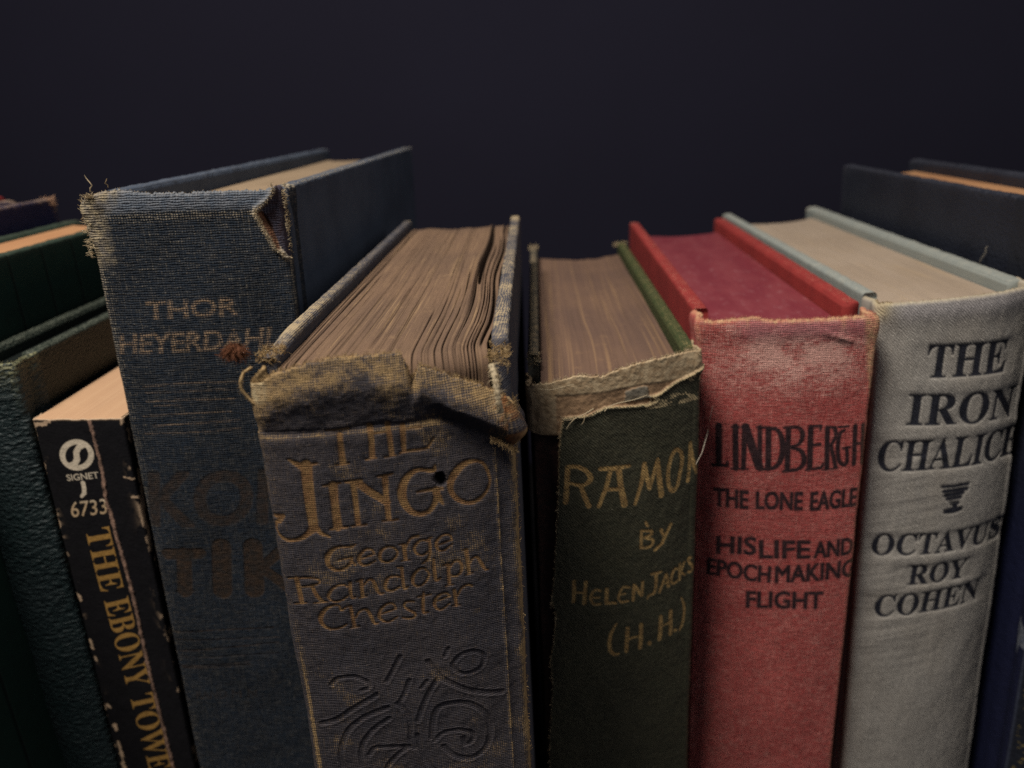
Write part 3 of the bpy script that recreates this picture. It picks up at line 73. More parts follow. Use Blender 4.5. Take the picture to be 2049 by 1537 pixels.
def vnoise(x, y, seed=0):
    """smooth value noise, 0..1"""
    tab = np.random.default_rng(seed + 100).random((256, 256))
    x = np.asarray(x, float) + 1000.0
    y = np.asarray(y, float) + 1000.0
    xi = np.floor(x).astype(int)
    yi = np.floor(y).astype(int)
    fx = x - xi
    fy = y - yi
    fx = fx * fx * (3 - 2 * fx)
    fy = fy * fy * (3 - 2 * fy)
    a = tab[xi % 256, yi % 256]
    b = tab[(xi + 1) % 256, yi % 256]
    c = tab[xi % 256, (yi + 1) % 256]
    d = tab[(xi + 1) % 256, (yi + 1) % 256]
    return (a * (1 - fx) + b * fx) * (1 - fy) + (c * (1 - fx) + d * fx) * fy


def fbm(x, y, seed=0, octv=4):
    s = 0
    w = 0
    a = 1.0
    for k in range(octv):
        c, n = math.cos(0.6 + 0.9 * k), math.sin(0.6 + 0.9 * k)
        s = s + a * vnoise((x * c - y * n) * 2 ** k, (x * n + y * c) * 2 ** k, seed + 17 * k)
        w += a
        a *= 0.55
    return s / w


def rounded(strokes, least=4, n=5):
    """pen strokes with their corners drawn as curves"""
    out = []
    for st in strokes:
        if len(st) < least:
            out.append(st)
            continue
        p = np.array(st, float)
        q = np.concatenate([[2 * p[0] - p[1]], p, [2 * p[-1] - p[-2]]])
        r = []
        for i in range(1, len(q) - 2):
            for t in np.arange(n) / n:
                a, b, c, d = q[i - 1], q[i], q[i + 1], q[i + 2]
                r.append(0.5 * (2 * b + (c - a) * t + (2 * a - 5 * b + 4 * c - d) * t * t + (3 * b - 3 * c + d - a) * t ** 3))
        r.append(p[-1])
        out.append(np.array(r))
    return out


def stroke_sd(U, V, strokes, base=9.0, pad=1.2):
    """signed distance (mm) of a pen stroke set on the grid U (cols) x V (rows)"""
    sd = np.full((len(V), len(U)), base)
    for st in strokes:
        for (x0, y0, w0), (x1, y1, w1) in zip(st[:-1], st[1:]):
            m = max(w0, w1) / 2 + pad
            c0, c1 = np.searchsorted(U, (min(x0, x1) - m, max(x0, x1) + m))
            r0, r1 = np.searchsorted(V, (min(y0, y1) - m, max(y0, y1) + m))
            if c0 >= c1 or r0 >= r1:
                continue
            X = U[None, c0:c1]
            Y = V[r0:r1, None]
            dx, dy = x1 - x0, y1 - y0
            L = dx * dx + dy * dy + 1e-9
            t = np.clip(((X - x0) * dx + (Y - y0) * dy) / L, 0, 1)
            d = np.hypot(X - x0 - t * dx, Y - y0 - t * dy) - (w0 + (w1 - w0) * t) / 2
            sub = sd[r0:r1, c0:c1]
            np.minimum(sub, d, out=sub)
    return sd


def poly_sd(U, V, loops, base=9.0, pad=1.5):
    """signed distance of closed outlines given as edges [((x0,y0),(x1,y1))...]"""
    E = np.array(loops, float)
    sd = np.full((len(V), len(U)), base)
    lo = E.reshape(-1, 2).min(0) - pad
    hi = E.reshape(-1, 2).max(0) + pad
    c0, c1 = np.searchsorted(U, (lo[0], hi[0]))
    r0, r1 = np.searchsorted(V, (lo[1], hi[1]))
    if c0 >= c1 or r0 >= r1:
        return sd
    X = U[None, c0:c1]
    Y = V[r0:r1, None]
    d2 = np.full((r1 - r0, c1 - c0), 1e9)
    ins = np.zeros((r1 - r0, c1 - c0), bool)
    for (x0, y0), (x1, y1) in E:
        dx, dy = x1 - x0, y1 - y0
        t = np.clip(((X - x0) * dx + (Y - y0) * dy) / (dx * dx + dy * dy + 1e-12), 0, 1)
        np.minimum(d2, (X - x0 - t * dx) ** 2 + (Y - y0 - t * dy) ** 2, out=d2)
        if y0 != y1:
            hit = ((Y >= min(y0, y1)) & (Y < max(y0, y1)))
            ins ^= hit & (X < x0 + (Y - y0) * dx / dy)
    d = np.sqrt(d2)
    sd[r0:r1, c0:c1] = np.where(ins, -d, d)
    return sd


def loop_edges(pts):
    return [(pts[i], pts[(i + 1) % len(pts)]) for i in range(len(pts))]


_words = {}


def word_edges(text, font):
    """outline edges of a word in Blender's built-in fonts, normalised to 0..1 x 0..1"""
    key = (text, font)
    if key in _words:
        return _words[key]
    body = text
    if font == 's':
        body = ''.join(chr(0x1D400 + ord(ch) - 65) if ch.isalpha() else ch for ch in text)
    cu = bpy.data.curves.new('glyphs', 'FONT')
    cu.body = body
    cu.resolution_u = 4
    ob = bpy.data.objects.new('glyphs', cu)
    COL.objects.link(ob)
    dg = bpy.context.evaluated_depsgraph_get()
    me = ob.evaluated_get(dg).to_mesh()
    co = np.zeros(len(me.vertices) * 3)
    me.vertices.foreach_get('co', co)
    co = co.reshape(-1, 3)[:, :2]
    cnt = {}
    for p in me.polygons:
        vs = list(p.vertices)
        for a, b in zip(vs, vs[1:] + vs[:1]):
            k = tuple(sorted((tuple(np.round(co[a], 5)), tuple(np.round(co[b], 5)))))
            cnt[k] = cnt.get(k, 0) + 1
    ed = np.array([k for k, n in cnt.items() if n == 1])
    bpy.data.objects.remove(ob)
    bpy.data.curves.remove(cu)
    lo = ed.reshape(-1, 2).min(0)
    hi = ed.reshape(-1, 2).max(0)
    ed = (ed - lo) / (hi - lo)
    _words[key] = ed
    return ed


def text_sd(U, V, items, pad=1.2):
    sd = np.full((len(V), len(U)), 9.0)
    for it in items:
        ed = word_edges(it['t'], it['f'])
        bl, br, tl = [np.array(q) for q in it['q']]
        E = bl + ed[..., :1] * (br - bl) + ed[..., 1:] * (tl - bl)
        np.minimum(sd, poly_sd(U, V, E, pad=pad), out=sd)
    return sd


def sample(F, U, V, uu, vv):
    """bilinear lookup of field F (rows V, cols U, uniform) at arrays uu, vv"""
    x = np.clip((uu - U[0]) / (U[1] - U[0]), 0, len(U) - 1.001)
    y = np.clip((vv - V[0]) / (V[1] - V[0]), 0, len(V) - 1.001)
    xi = x.astype(int)
    yi = y.astype(int)
    fx = x - xi
    fy = y - yi
    return ((F[yi, xi] * (1 - fx) + F[yi, xi + 1] * fx) * (1 - fy)
            + (F[yi + 1, xi] * (1 - fx) + F[yi + 1, xi + 1] * fx) * fy)


# ------------------------------------------------------------------ mesh helpers
def link(name, me, parent=None):
    o = bpy.data.objects.new(name, me)
    COL.objects.link(o)
    o.cycles.shadow_terminator_geometry_offset = 0.4
    o.cycles.shadow_terminator_offset = 0.12
    if parent is not None:
        o.parent = parent
    return o


def raw_mesh(name, P, quads, attrs=None, uvm=None, mats=(), smooth_=True, tris=None):
    me = bpy.data.meshes.new(name)
    P = np.asarray(P, float).reshape(-1, 3)
    me.vertices.add(len(P))
    me.vertices.foreach_set('co', (P * MM).astype(np.float32).ravel())
    q = np.asarray(quads, np.int32).reshape(-1, 4) if quads is not None and len(quads) else np.zeros((0, 4), np.int32)
    t = np.asarray(tris, np.int32).reshape(-1, 3) if tris is not None and len(tris) else np.zeros((0, 3), np.int32)
    nl = q.size + t.size
    me.loops.add(nl)
    me.loops.foreach_set('vertex_index', np.concatenate([q.ravel(), t.ravel()]))
    me.polygons.add(len(q) + len(t))
    starts = np.concatenate([np.arange(len(q)) * 4, q.size + np.arange(len(t)) * 3]).astype(np.int32)
    me.polygons.foreach_set('loop_start', starts)
    me.update(calc_edges=True)
    if smooth_:
        me.polygons.foreach_set('use_smooth', np.ones(len(me.polygons), bool))
    for k, a in (attrs or {}).items():
        at = me.attributes.new(k, 'FLOAT', 'POINT')
        at.data.foreach_set('value', np.asarray(a, np.float32).ravel())
    if uvm is not None:
        at = me.attributes.new('uvm', 'FLOAT_VECTOR', 'POINT')
        at.data.foreach_set('vector', np.asarray(uvm, np.float32).ravel())
    for m in mats:
        me.materials.append(m)
    me.validate()
    return me


def grid_quads(nr, nc, flip=False, keep=None):
    i = np.arange(nr * nc).reshape(nr, nc)
    q = np.stack([i[:-1, :-1], i[1:, :-1], i[1:, 1:], i[:-1, 1:]], -1).reshape(-1, 4)
    if flip:
        q = q[:, ::-1]
    if keep is not None:
        q = q[keep.ravel()]
    return q


def tube_arrays(paths, sides=4):
    """paths: list of (pts[n,3], radius[n]); returns P, quads, per-vertex path id"""
    Ps, Qs, ids = [], [], []
    off = 0
    for k, (pts, rad) in enumerate(paths):
        pts = np.asarray(pts, float)
        n = len(pts)
        rad = np.broadcast_to(np.asarray(rad, float), (n,))
        tan = np.gradient(pts, axis=0)
        tan /= np.linalg.norm(tan, axis=1)[:, None] + 1e-9
        ref = np.array([0.31, 0.77, 0.55])
        a = np.cross(tan, ref)
        a /= np.linalg.norm(a, axis=1)[:, None] + 1e-9
        b = np.cross(tan, a)
        ang = np.arange(sides) * 2 * np.pi / sides
        ring = (pts[:, None] + rad[:, None, None] * (a[:, None] * np.cos(ang)[None, :, None]
                                                     + b[:, None] * np.sin(ang)[None, :, None]))
        Ps.append(ring.reshape(-1, 3))
        i = np.arange(n * sides).reshape(n, sides) + off
        j = np.roll(i, -1, axis=1)
        Qs.append(np.stack([i[:-1], i[1:], j[1:], j[:-1]], -1).reshape(-1, 4))
        ids.append(np.full(n * sides, k))
        off += n * sides
    return np.concatenate(Ps), np.concatenate(Qs), np.concatenate(ids)


def fibres(roots, dirs, length, radius, curl=0.5, seg=5, rng=RNG, droop=0.0):
    """short frayed fibres growing from roots along dirs"""
    out = []
    for r, d in zip(roots, dirs):
        L = length * rng.uniform(0.35, 1.25)
        p = np.array(r, float)
        dd = np.array(d, float)
        dd = dd / (np.linalg.norm(dd) + 1e-9) + rng.normal(0, 0.35, 3)
        pts = [p - 0.12 * dd]
        bend = rng.normal(0, curl, 3)
        for s in range(seg):
            dd = dd + bend / seg + rng.normal(0, curl * 0.35, 3) + np.array([0, 0, -droop / seg])
            dd /= np.linalg.norm(dd)
            p = p + dd * L / seg
            pts.append(p.copy())
        out.append((np.array(pts), np.linspace(radius, radius * 0.45, seg + 1) * rng.uniform(0.7, 1.3)))
    return out


def thread_part(name, paths, material, parent, sides=4, label=None):
    P, Q, ids = tube_arrays(paths, sides)
    r = np.random.default_rng(3).random(len(paths))[ids]
    me = raw_mesh(name, P, Q, {'rnd': r}, np.concatenate([P[:, :1], P[:, 2:], P[:, 1:2]], 1), [material])
    o = link(name, me, parent)
    if label:
        o['label'] = label
    return o


# ------------------------------------------------------------------ shader helpers
class Sh:
    def __init__(s, name):
        s.mat = bpy.data.materials.new(name)
        s.mat.use_nodes = True
        s.t = s.mat.node_tree
        s.n = s.t.nodes
        s.n.clear()
        s.uv = s.vec('uvm')

    def node(s, kind, **kw):
        nd = s.n.new(kind)
        for k, v in kw.items():
            setattr(nd, k, v)
        return nd

    def put(s, sock, v):
        if hasattr(v, 'is_linked') or isinstance(v, bpy.types.NodeSocket):
            s.t.links.new(v, sock)
        elif isinstance(v, (tuple, list)):
            sock.default_value = tuple(v) + ((1.0,) if len(v) == 3 and len(sock.default_value) == 4 else ())
        else:
            sock.default_value = v

    def attr(s, name):
        nd = s.node('ShaderNodeAttribute', attribute_name=name)
        return nd.outputs['Fac']

    def vec(s, name):
        nd = s.node('ShaderNodeAttribute', attribute_name=name)
        return nd.outputs['Vector']

    def m(s, op, a, b=None, c=None, clamp=False):
        nd = s.node('ShaderNodeMath', operation=op, use_clamp=clamp)
        for i, v in enumerate((a, b, c)):
            if v is not None:
                s.put(nd.inputs[i], v)
        return nd.outputs[0]

    def add(s, a, b): return s.m('ADD', a, b)
    def mul(s, a, b): return s.m('MULTIPLY', a, b)
    def sub(s, a, b): return s.m('SUBTRACT', a, b)

    def ramp(s, x, a, b):
        nd = s.node('ShaderNodeMapRange', interpolation_type='SMOOTHSTEP')
        s.put(nd.inputs[0], x)
        s.put(nd.inputs[1], a)
        s.put(nd.inputs[2], b)
        return nd.outputs[0]

    def sxyz(s, v):
        nd = s.node('ShaderNodeSeparateXYZ')
        s.put(nd.inputs[0], v)
        return nd.outputs

    def scalev(s, v, sc, loc=(0, 0, 0)):
        nd = s.node('ShaderNodeMapping')
        s.put(nd.inputs['Vector'], v)
        nd.inputs['Scale'].default_value = sc
        nd.inputs['Location'].default_value = loc
        return nd.outputs[0]

    def noise(s, sc, detail=3.0, rough=0.55, loc=(0, 0, 0), v=None):
        nd = s.node('ShaderNodeTexNoise')
        s.put(nd.inputs['Vector'], s.scalev(v or s.uv, sc if isinstance(sc, tuple) else (sc,) * 3, loc))
        nd.inputs['Scale'].default_value = 1.0
        nd.inputs['Detail'].default_value = detail
        nd.inputs['Roughness'].default_value = rough
        return nd.outputs['Fac']

    def voro(s, sc, v=None, feature='F1'):
        nd = s.node('ShaderNodeTexVoronoi', feature=feature)
        s.put(nd.inputs['Vector'], s.scalev(v or s.uv, sc if isinstance(sc, tuple) else (sc,) * 3))
        nd.inputs['Scale'].default_value = 1.0
        return nd.outputs['Distance']

    def mix(s, f, a, b, mode='MIX'):
        nd = s.node('ShaderNodeMix', data_type='RGBA', blend_type=mode)
        nd.clamp_factor = True
        s.put(nd.inputs[0], f)
        s.put(nd.inputs[6], a)
        s.put(nd.inputs[7], b)
        return nd.outputs[2]

    def finish(s, color, rough=0.85, height=None, dist=0.0001, strength=1.0, spec=0.3, sheen=0.0, sheen_tint=(1, 1, 1)):
        b = s.node('ShaderNodeBsdfPrincipled')
        s.put(b.inputs['Base Color'], color)
        s.put(b.inputs['Roughness'], rough)
        s.put(b.inputs['Specular IOR Level'], spec)
        if sheen:
            b.inputs['Sheen Weight'].default_value = sheen
            b.inputs['Sheen Roughness'].default_value = 0.4
            b.inputs['Sheen Tint'].default_value = tuple(sheen_tint) + (1,)
        if height is not None:
            bp = s.node('ShaderNodeBump')
            bp.inputs['Distance'].default_value = dist
            bp.inputs['Strength'].default_value = strength
            s.put(bp.inputs['Height'], height)
            s.t.links.new(bp.outputs[0], b.inputs['Normal'])
        o = s.node('ShaderNodeOutputMaterial')
        s.t.links.new(b.outputs[0], o.inputs[0])
        return s.mat


def weave(s, px, py, kind='plain', wu=0.5, wv=0.5):
    """returns (height 0..1, weft-thread random, warp-thread random)"""
    x, y, z = s.sxyz(s.uv)
    w1 = s.noise((0.9, 0.9, 0.9), 2.0)
    w2 = s.noise((0.7, 1.3, 0.9), 2.0, loc=(9, 4, 2))
    x = s.add(x, s.mul(s.sub(w1, 0.5), px * 1.3))
    y = s.add(y, s.mul(s.sub(w2, 0.5), py * 1.3))
    if kind == 'twill':
        d = s.add(s.mul(x, 1.0 / px), s.mul(y, -1.0 / py))
        h = s.add(0.5, s.mul(s.m('SINE', s.mul(d, 2 * math.pi)), 0.5))
        e = s.m('ABSOLUTE', s.m('SINE', s.mul(s.add(s.mul(x, 1.0 / px), s.mul(y, 1.0 / py)), math.pi * 1.5)))
        h = s.add(s.mul(h, 0.8), s.mul(e, 0.2))
    else:
        su = s.m('ABSOLUTE', s.m('SINE', s.mul(x, math.pi / px)))
        sv = s.m('ABSOLUTE', s.m('SINE', s.mul(y, math.pi / py)))
        both = s.mul(su, sv)
        h = s.add(s.add(s.mul(su, wu * 0.5), s.mul(sv, wv * 0.5)), s.mul(both, 0.5))
    r1 = s.noise((0.45, 1.0 / py, 0.3), 1.0, loc=(3, 1, 0))
    r2 = s.noise((1.0 / px, 0.45, 0.3), 1.0, loc=(1, 7, 0))
    return h, r1, r2


def cloth(name, base, base2, worn, px=0.34, py=0.34, kind='plain', wu=0.5, wv=0.5, ink=None, ink2=None, layers=(),
          bump=0.00012, rough=0.86, wear_gain=1.0, fleck=0.25, dust=0.0, spec=0.18, sheen=0.0, amount=0.0, streak=0.5, inkwear=(0.32, 0.55), grain=0.3, ribbed=False, pre=(), span=None, calm=None):
    s = Sh(name)
    h, r1, r2 = weave(s, px, py, kind, wu, wv)
    big = s.noise(0.09, 4.0)
    fine = s.noise((1.6, 1.6, 1.6), 4.0, 0.65, loc=(5, 5, 5))
    thr = s.add(s.mul(r1, streak), s.mul(r2, 1 - streak))
    col = s.mix(s.ramp(big, 0.35, 0.68), base, base2)
    # thread-to-thread dye difference
    col = s.mix(s.mul(s.ramp(thr, 0.35, 0.75), fleck), col, worn)
    wear = s.add(s.mul(s.attr('wear'), wear_gain), amount)
    wv_ = s.add(wear, s.add(s.mul(s.sub(fine, 0.5), 0.9), s.add(s.mul(s.sub(h, 0.45), 0.55), s.mul(s.sub(thr, 0.5), 0.7))))
    wv_ = s.mul(s.ramp(wv_, 0.42, 0.95), s.ramp(wear, 0.0, 0.12))
    col = s.mix(wv_, col, worn)
    hh = h

    def lay(col, nm, c):
        if isinstance(c, tuple) and isinstance(c[0], tuple):
            c = s.mix(s.ramp(s.noise(0.8, 4.0, 0.6, loc=(4, 4, 4)), 0.35, 0.65), c[0], c[1])
        return s.mix(s.attr(nm), col, c)

    for nm, c in pre:
        col = lay(col, nm, c)
    if ink is not None:
        ik = s.attr('ink')
        gone = s.ramp(s.add(s.mul(fine, 0.6), s.mul(thr, 0.4)), inkwear[0], inkwear[1])
        if ribbed:
            gone = s.mul(gone, s.ramp(s.add(h, s.mul(s.sub(r1, 0.5), 0.9)), 0.40, 0.75))
        icol = ink
        if ink2 is not None:
            icol = s.mix(s.ramp(s.noise(0.5, 3.0, loc=(2, 8, 1)), 0.35, 0.65), ink, ink2)
        col = s.mix(s.mul(ik, gone), col, icol)
    for nm, c in layers:
        col = lay(col, nm, c)
    if dust:
        sp = s.noise((2.6, 2.6, 2.6), 1.0, 0.5, loc=(31, 7, 3))
        col = s.mix(s.mul(s.ramp(sp, 0.77, 0.83), dust), col, (0.55, 0.5, 0.42))
    hh = s.add(hh, s.mul(fine, grain))
    if span is not None:            # the threads turn edge-on round the shoulders
        u = s.sxyz(s.uv)[0]
        hh = s.mul(hh, s.mul(s.ramp(u, -1.2, 0.8), s.ramp(s.sub(span + 1.2, u), 0.0, 3.2)))
    if calm is not None:
        hh = s.mul(hh, s.sub(1.0, s.mul(s.attr(calm), 0.88)))
    return s.finish(col, rough, hh, bump, 1.0, spec, sheen)


def paper(name, c1, c2, c3, freq=6.0, bump=0.00008, rough=0.9, streak=0.05, dirt=None):
    """page edges: uvm.x runs across the leaves, uvm.y along them"""
    s = Sh(name)
    a = s.noise((freq, streak, 0.1), 3.0, 0.7)
    b = s.noise((freq * 0.28, streak * 0.6, 0.1), 3.0, 0.65, loc=(7, 2, 0))
    f = s.noise((freq * 2.6, streak * 2, 0.1), 2.0, 0.6, loc=(1, 9, 0))
    big = s.noise((0.08, 0.04, 0.1), 3.0, loc=(4, 4, 1))
    col = s.mix(s.ramp(big, 0.35, 0.65), c1, c2)
    col = s.mix(s.mul(s.ramp(b, 0.52, 0.74), 0.75), col, c3)
    col = s.mix(s.mul(s.ramp(a, 0.5, 0.8), 0.5), col, c2)
    if dirt:
        col = s.mix(s.mul(s.ramp(s.noise((freq * 0.6, streak, 0.1), 3.0, 0.7, loc=(8, 8, 8)), 0.5, 0.72), 0.7), col, dirt)
    blot = s.noise((0.35, 0.3, 0.2), 4.0, 0.65, loc=(6, 1, 2))
    col = s.mix(s.mul(s.ramp(blot, 0.55, 0.8), 0.35), col, c3)
    col = s.mix(s.attr('gap'), col, tuple(x * 0.35 for x in c1))
    hgt = s.add(s.mul(f, 0.6), s.add(s.mul(a, 0.8), s.mul(b, 1.0)))
    return s.finish(col, rough, hgt, bump, 1.0, 0.2)


def leather(name, c1, c2, worn, scale=1.1, bump=0.0003, rough=0.5):
    s = Sh(name)
    v = s.voro((scale, scale * 1.5, scale))
    n = s.noise((scale * 1.6, scale * 2.6, scale), 4.0, 0.6)
    big = s.noise(0.06, 3.0)
    col = s.mix(s.ramp(big, 0.35, 0.65), c1, c2)
    hgt = s.add(s.mul(v, 0.7), s.mul(n, 0.8))
    col = s.mix(s.mul(s.attr('wear'), s.ramp(s.noise(2.0, 3.0, loc=(3, 3, 3)), 0.35, 0.65)), col, worn)
    return s.finish(col, rough, hgt, bump, 1.0, 0.35)


def plain(name, color, color2=None, rough=0.8, scale=0.4, bump=None, spec=0.25):
    s = Sh(name)
    n = s.noise(scale, 4.0, 0.6)
    col = s.mix(s.ramp(n, 0.35, 0.65), color, color2 or tuple(c * 0.8 for c in color))
    return s.finish(col, rough, n if bump else None, bump or 0.0001, 1.0, spec)


def fibre_mat(name, c1, c2, rough=0.9):
    s = Sh(name)
    col = s.mix(s.attr('rnd'), c1, c2)
    return s.finish(col, rough, None, spec=0.15)


# ------------------------------------------------------------------ book frames
def tag(o, label, cat, group=None, kind=None):
    if kind:
        o['kind'] = kind
    if label:
        o['label'] = label
    if cat:
        o['category'] = cat
    if group:
        o['group'] = group


class Book:
    """an Empty at the foot of the book; local x across the thickness, y into depth, z down from the top (mm)"""

    def __init__(s, name, label, cat, x0, x1, D, ck, h, lean, yaw, group=None):
        s.T = x1 - x0
        s.H = (-TABLE - h - s.T * abs(math.sin(lean)) * (1 if lean > 0 else 0)) / math.cos(lean) - 0.05
        s.ck = ck
        R = Matrix.Rotation(yaw, 4, 'Z') @ Matrix.Rotation(lean, 4, 'Y')
        top = Vector((x0, D, -h - TABLE))
        base = top + R @ Vector((0, 0, -s.H))
        o = bpy.data.objects.new(name, None)
        o.empty_display_size = 0.02
        COL.objects.link(o)
        o.matrix_world = Matrix.Translation(base * MM) @ R
        tag(o, label, cat, group)
        s.o = o

    def mesh(s, name, P, quads, attrs, uvm, mat, parent=None, label=None, tris=None):
        P = np.array(P, float).reshape(-1, 3)
        P[:, 2] += s.H
        me = raw_mesh(name, P, quads, attrs, uvm, [mat] if not isinstance(mat, (list, tuple)) else mat, tris=tris)
        o = link(name, me, parent or s.o)
        if label:
            o['label'] = label
        return o

    def threads(s, name, paths, mat, sides=4, parent=None, label=None):
        paths = [(np.asarray(p, float) + np.array([0, 0, s.H]), r) for p, r in paths]
        return thread_part(name, paths, mat, parent or s.o, sides, label)


def spine_part(bk, prof, mat, fine_to, ds=0.13, dv=0.13, top=None, disp=None, fields=None, side=7.0, th=1.0, inner=9.0,
               corner=1.2, groove=0.6, stretch=12.0, name='spine', keep=None, uvfine=True):
    """the cloth of a spine as one dense displaced sheet. prof(x) -> y; fields(u, v) -> dict of vertex masks;
    disp(u, v) -> outward offset (mm); top(u) -> how far the worn top edge has sunk (mm)"""
    T, H = bk.T, bk.H
    xs = np.arange(corner, T - corner + 1e-6, ds)
    ysl = np.linspace(side, corner, max(6, int((side - corner) / (ds * 1.2))))[:-1]
    aL = np.linspace(0, np.pi / 2, max(7, int(corner * 1.57 / ds)))[:-1]
    y0, y1 = prof(np.array([corner]))[0], prof(np.array([T - corner]))[0]
    px = np.concatenate([np.zeros(len(ysl)), corner - corner * np.cos(aL), xs, (T - corner + corner * np.sin(aL))[1:], np.full(len(ysl), T)])
    gl = groove * np.exp(-((ysl - 4.2) / 1.5) ** 2)
    px[:len(ysl)] += gl
    px[-len(ysl):] -= gl[::-1]
    py = np.concatenate([y0 + ysl, y0 + corner - corner * np.sin(aL), prof(xs), (y1 + corner - corner * np.cos(aL))[1:], y1 + ysl[::-1]])
    q = corner * np.pi / 2
    uu = np.concatenate([corner - q - (ysl - corner), corner - q + corner * aL, xs, (T - corner + corner * aL)[1:], T - corner + q + (ysl[::-1] - corner)])
    tx, ty = np.gradient(px), np.gradient(py)
    L = np.hypot(tx, ty) + 1e-9
    nx, ny = ty / L, -tx / L            # outward
    r = th / 2
    vin = np.linspace(inner, r, 5)
    ang = np.linspace(np.pi, 0, 6)[1:-1]
    vout = np.concatenate([np.arange(0, fine_to, dv), np.linspace(fine_to, H, 14)[0 if fine_to < H else 1:]])
    zrow = np.concatenate([vin, r - r * np.sin(ang), r + vout * (H - r) / H])
    orow = np.concatenate([np.full(5, -th), -r + r * np.cos(ang), np.zeros(len(vout))])
    vrow = np.concatenate([-vin * 0.2, np.zeros(4), zrow[9:]])
    tp = top(uu) if top is not None else np.zeros_like(uu)
    U = np.broadcast_to(uu[None], (len(zrow), len(uu)))
    Z = zrow[:, None]
    Ze = np.where(Z < stretch, tp[None] + Z * (stretch - tp[None]) / stretch, Z)
    Ve = np.where(vrow[:, None] < 0, vrow[:, None] + tp[None], Ze)
    off = np.broadcast_to(orow[:, None], U.shape).copy()
    if disp is not None:
        d = disp(U, np.maximum(Ze, 0))
        off = off + d
    X = px[None] + nx[None] * off
    Y = py[None] + ny[None] * off
    P = np.stack([X, Y, -Ze], -1)
    f = fields(U, Ve) if fields is not None else {}
    for k in ('wear',):
        f.setdefault(k, np.zeros_like(U))
    uvm = np.stack([U, Ve, np.zeros_like(U)], -1)
    kp = keep(U, Ve) if keep is not None else None
    o = bk.mesh(name, P, grid_quads(*U.shape, keep=kp), f, uvm, mat)
    return o, (px, py, nx, ny, uu, tp)


def board_part(bk, xa, xb, ya, yb, mat, name, outer, fine=0.5, wear_edge=1.0, round_=0.6, ztop=0.0, rough_edge=0.12, seed=1, label=None, rear_sag=0.0,
               ztop_fn=None, wear_fn=None):
    """one cover board: rounded slab. outer = -1 (left board) or +1 (right board)"""
    H = bk.H + ztop * 0
    t = xb - xa
    r = min(round_, t / 2 - 0.01)
    ys = np.concatenate([np.linspace(ya, ya + 2, 6)[:-1], np.arange(ya + 2, yb - 2.5, fine), np.linspace(yb - 2.5, yb, 14)])
    zo = np.concatenate([np.linspace(bk.H, 40, 6)[:-1], np.linspace(40, 6, 24)[:-1], np.linspace(6, r, 10)])
    a = np.linspace(0, np.pi / 2, 6)[1:]
    xo = np.concatenate([np.zeros(len(zo)), r - r * np.cos(a), [t / 2], t - r + r * np.sin(a), np.full(len(zo), t)])
    zz = np.concatenate([zo, r - r * np.sin(a), [0.0], (r - r * np.cos(a)), zo[::-1]])
    if outer > 0:
        xo = t - xo
    nr, nc = len(ys), len(xo)
    Yg = np.broadcast_to(ys[:, None], (nr, nc)).copy()
    Xg = np.broadcast_to(xo[None], (nr, nc)).copy()
    Zg = np.broadcast_to(zz[None], (nr, nc)).copy()
    # ends: pinch the slab round at the fore edge, round the top corner
    e = np.clip((Yg - (yb - r)) / r, 0, 1)
    k = np.sqrt(1 - e * e * 0.999)
    Xg = t / 2 + (Xg - t / 2) * (0.15 + 0.85 * k)
    rc = 2.2
    ec = np.clip((Yg - (yb - rc)) / rc, 0, 1)
    drop = rc * (1 - np.sqrt(1 - ec * ec * 0.98)) * np.exp(-Zg / 3.0)
    Zg = Zg + drop
    if ztop_fn is not None:
        Zg = Zg + ztop_fn(Yg) * np.exp(-Zg / 12.0)
    near = np.exp(-np.minimum(Zg, yb - Yg + 0.3) / 0.9)
    nz = fbm(Yg * 0.8, Xg * 0.8 + Zg * 0.8, seed)
    Xg = Xg + (nz - 0.5) * rough_edge * 2 * near
    Zg = Zg + (fbm(Yg * 0.5, Xg * 0.5, seed + 5) - 0.5) * rough_edge * 3 * np.exp(-Zg / 1.0)
    P = np.stack([xa + Xg, Yg, -Zg], -1)
    wear = np.clip(np.exp(-np.maximum(Zg - 0.1, 0) / 0.9) * wear_edge + np.exp(-np.maximum(yb - Yg - 0.1, 0) / 1.3) * wear_edge * 0.8
                   + wear_edge * 1.2 * np.exp(-(np.hypot(yb - Yg, Zg)) / 3.0), 0, 1.4) * (0.5 + nz)
    if wear_fn is not None:
        wear = wear * wear_fn(Yg)
    uvm = np.stack([Yg, Zg + Xg * 0.9, np.full_like(Yg, seed)], -1)
    q = grid_quads(nr, nc, flip=(outer < 0))
    # end caps
    i = np.arange(nr * nc).reshape(nr, nc)
    half = nc // 2
    caps = []
    for row in (0, nr - 1):
        for j in range(half):
            caps.append((i[row, j], i[row, j + 1], i[row, nc - 2 - j], i[row, nc - 1 - j]))
    caps = [c for c in caps if len(set(c)) == 4]
    q = np.concatenate([q, np.array(caps, np.int32)])
    return bk.mesh(name, P, q, {'wear': wear, 'ink': np.zeros_like(wear)}, uvm, mat, label=label)


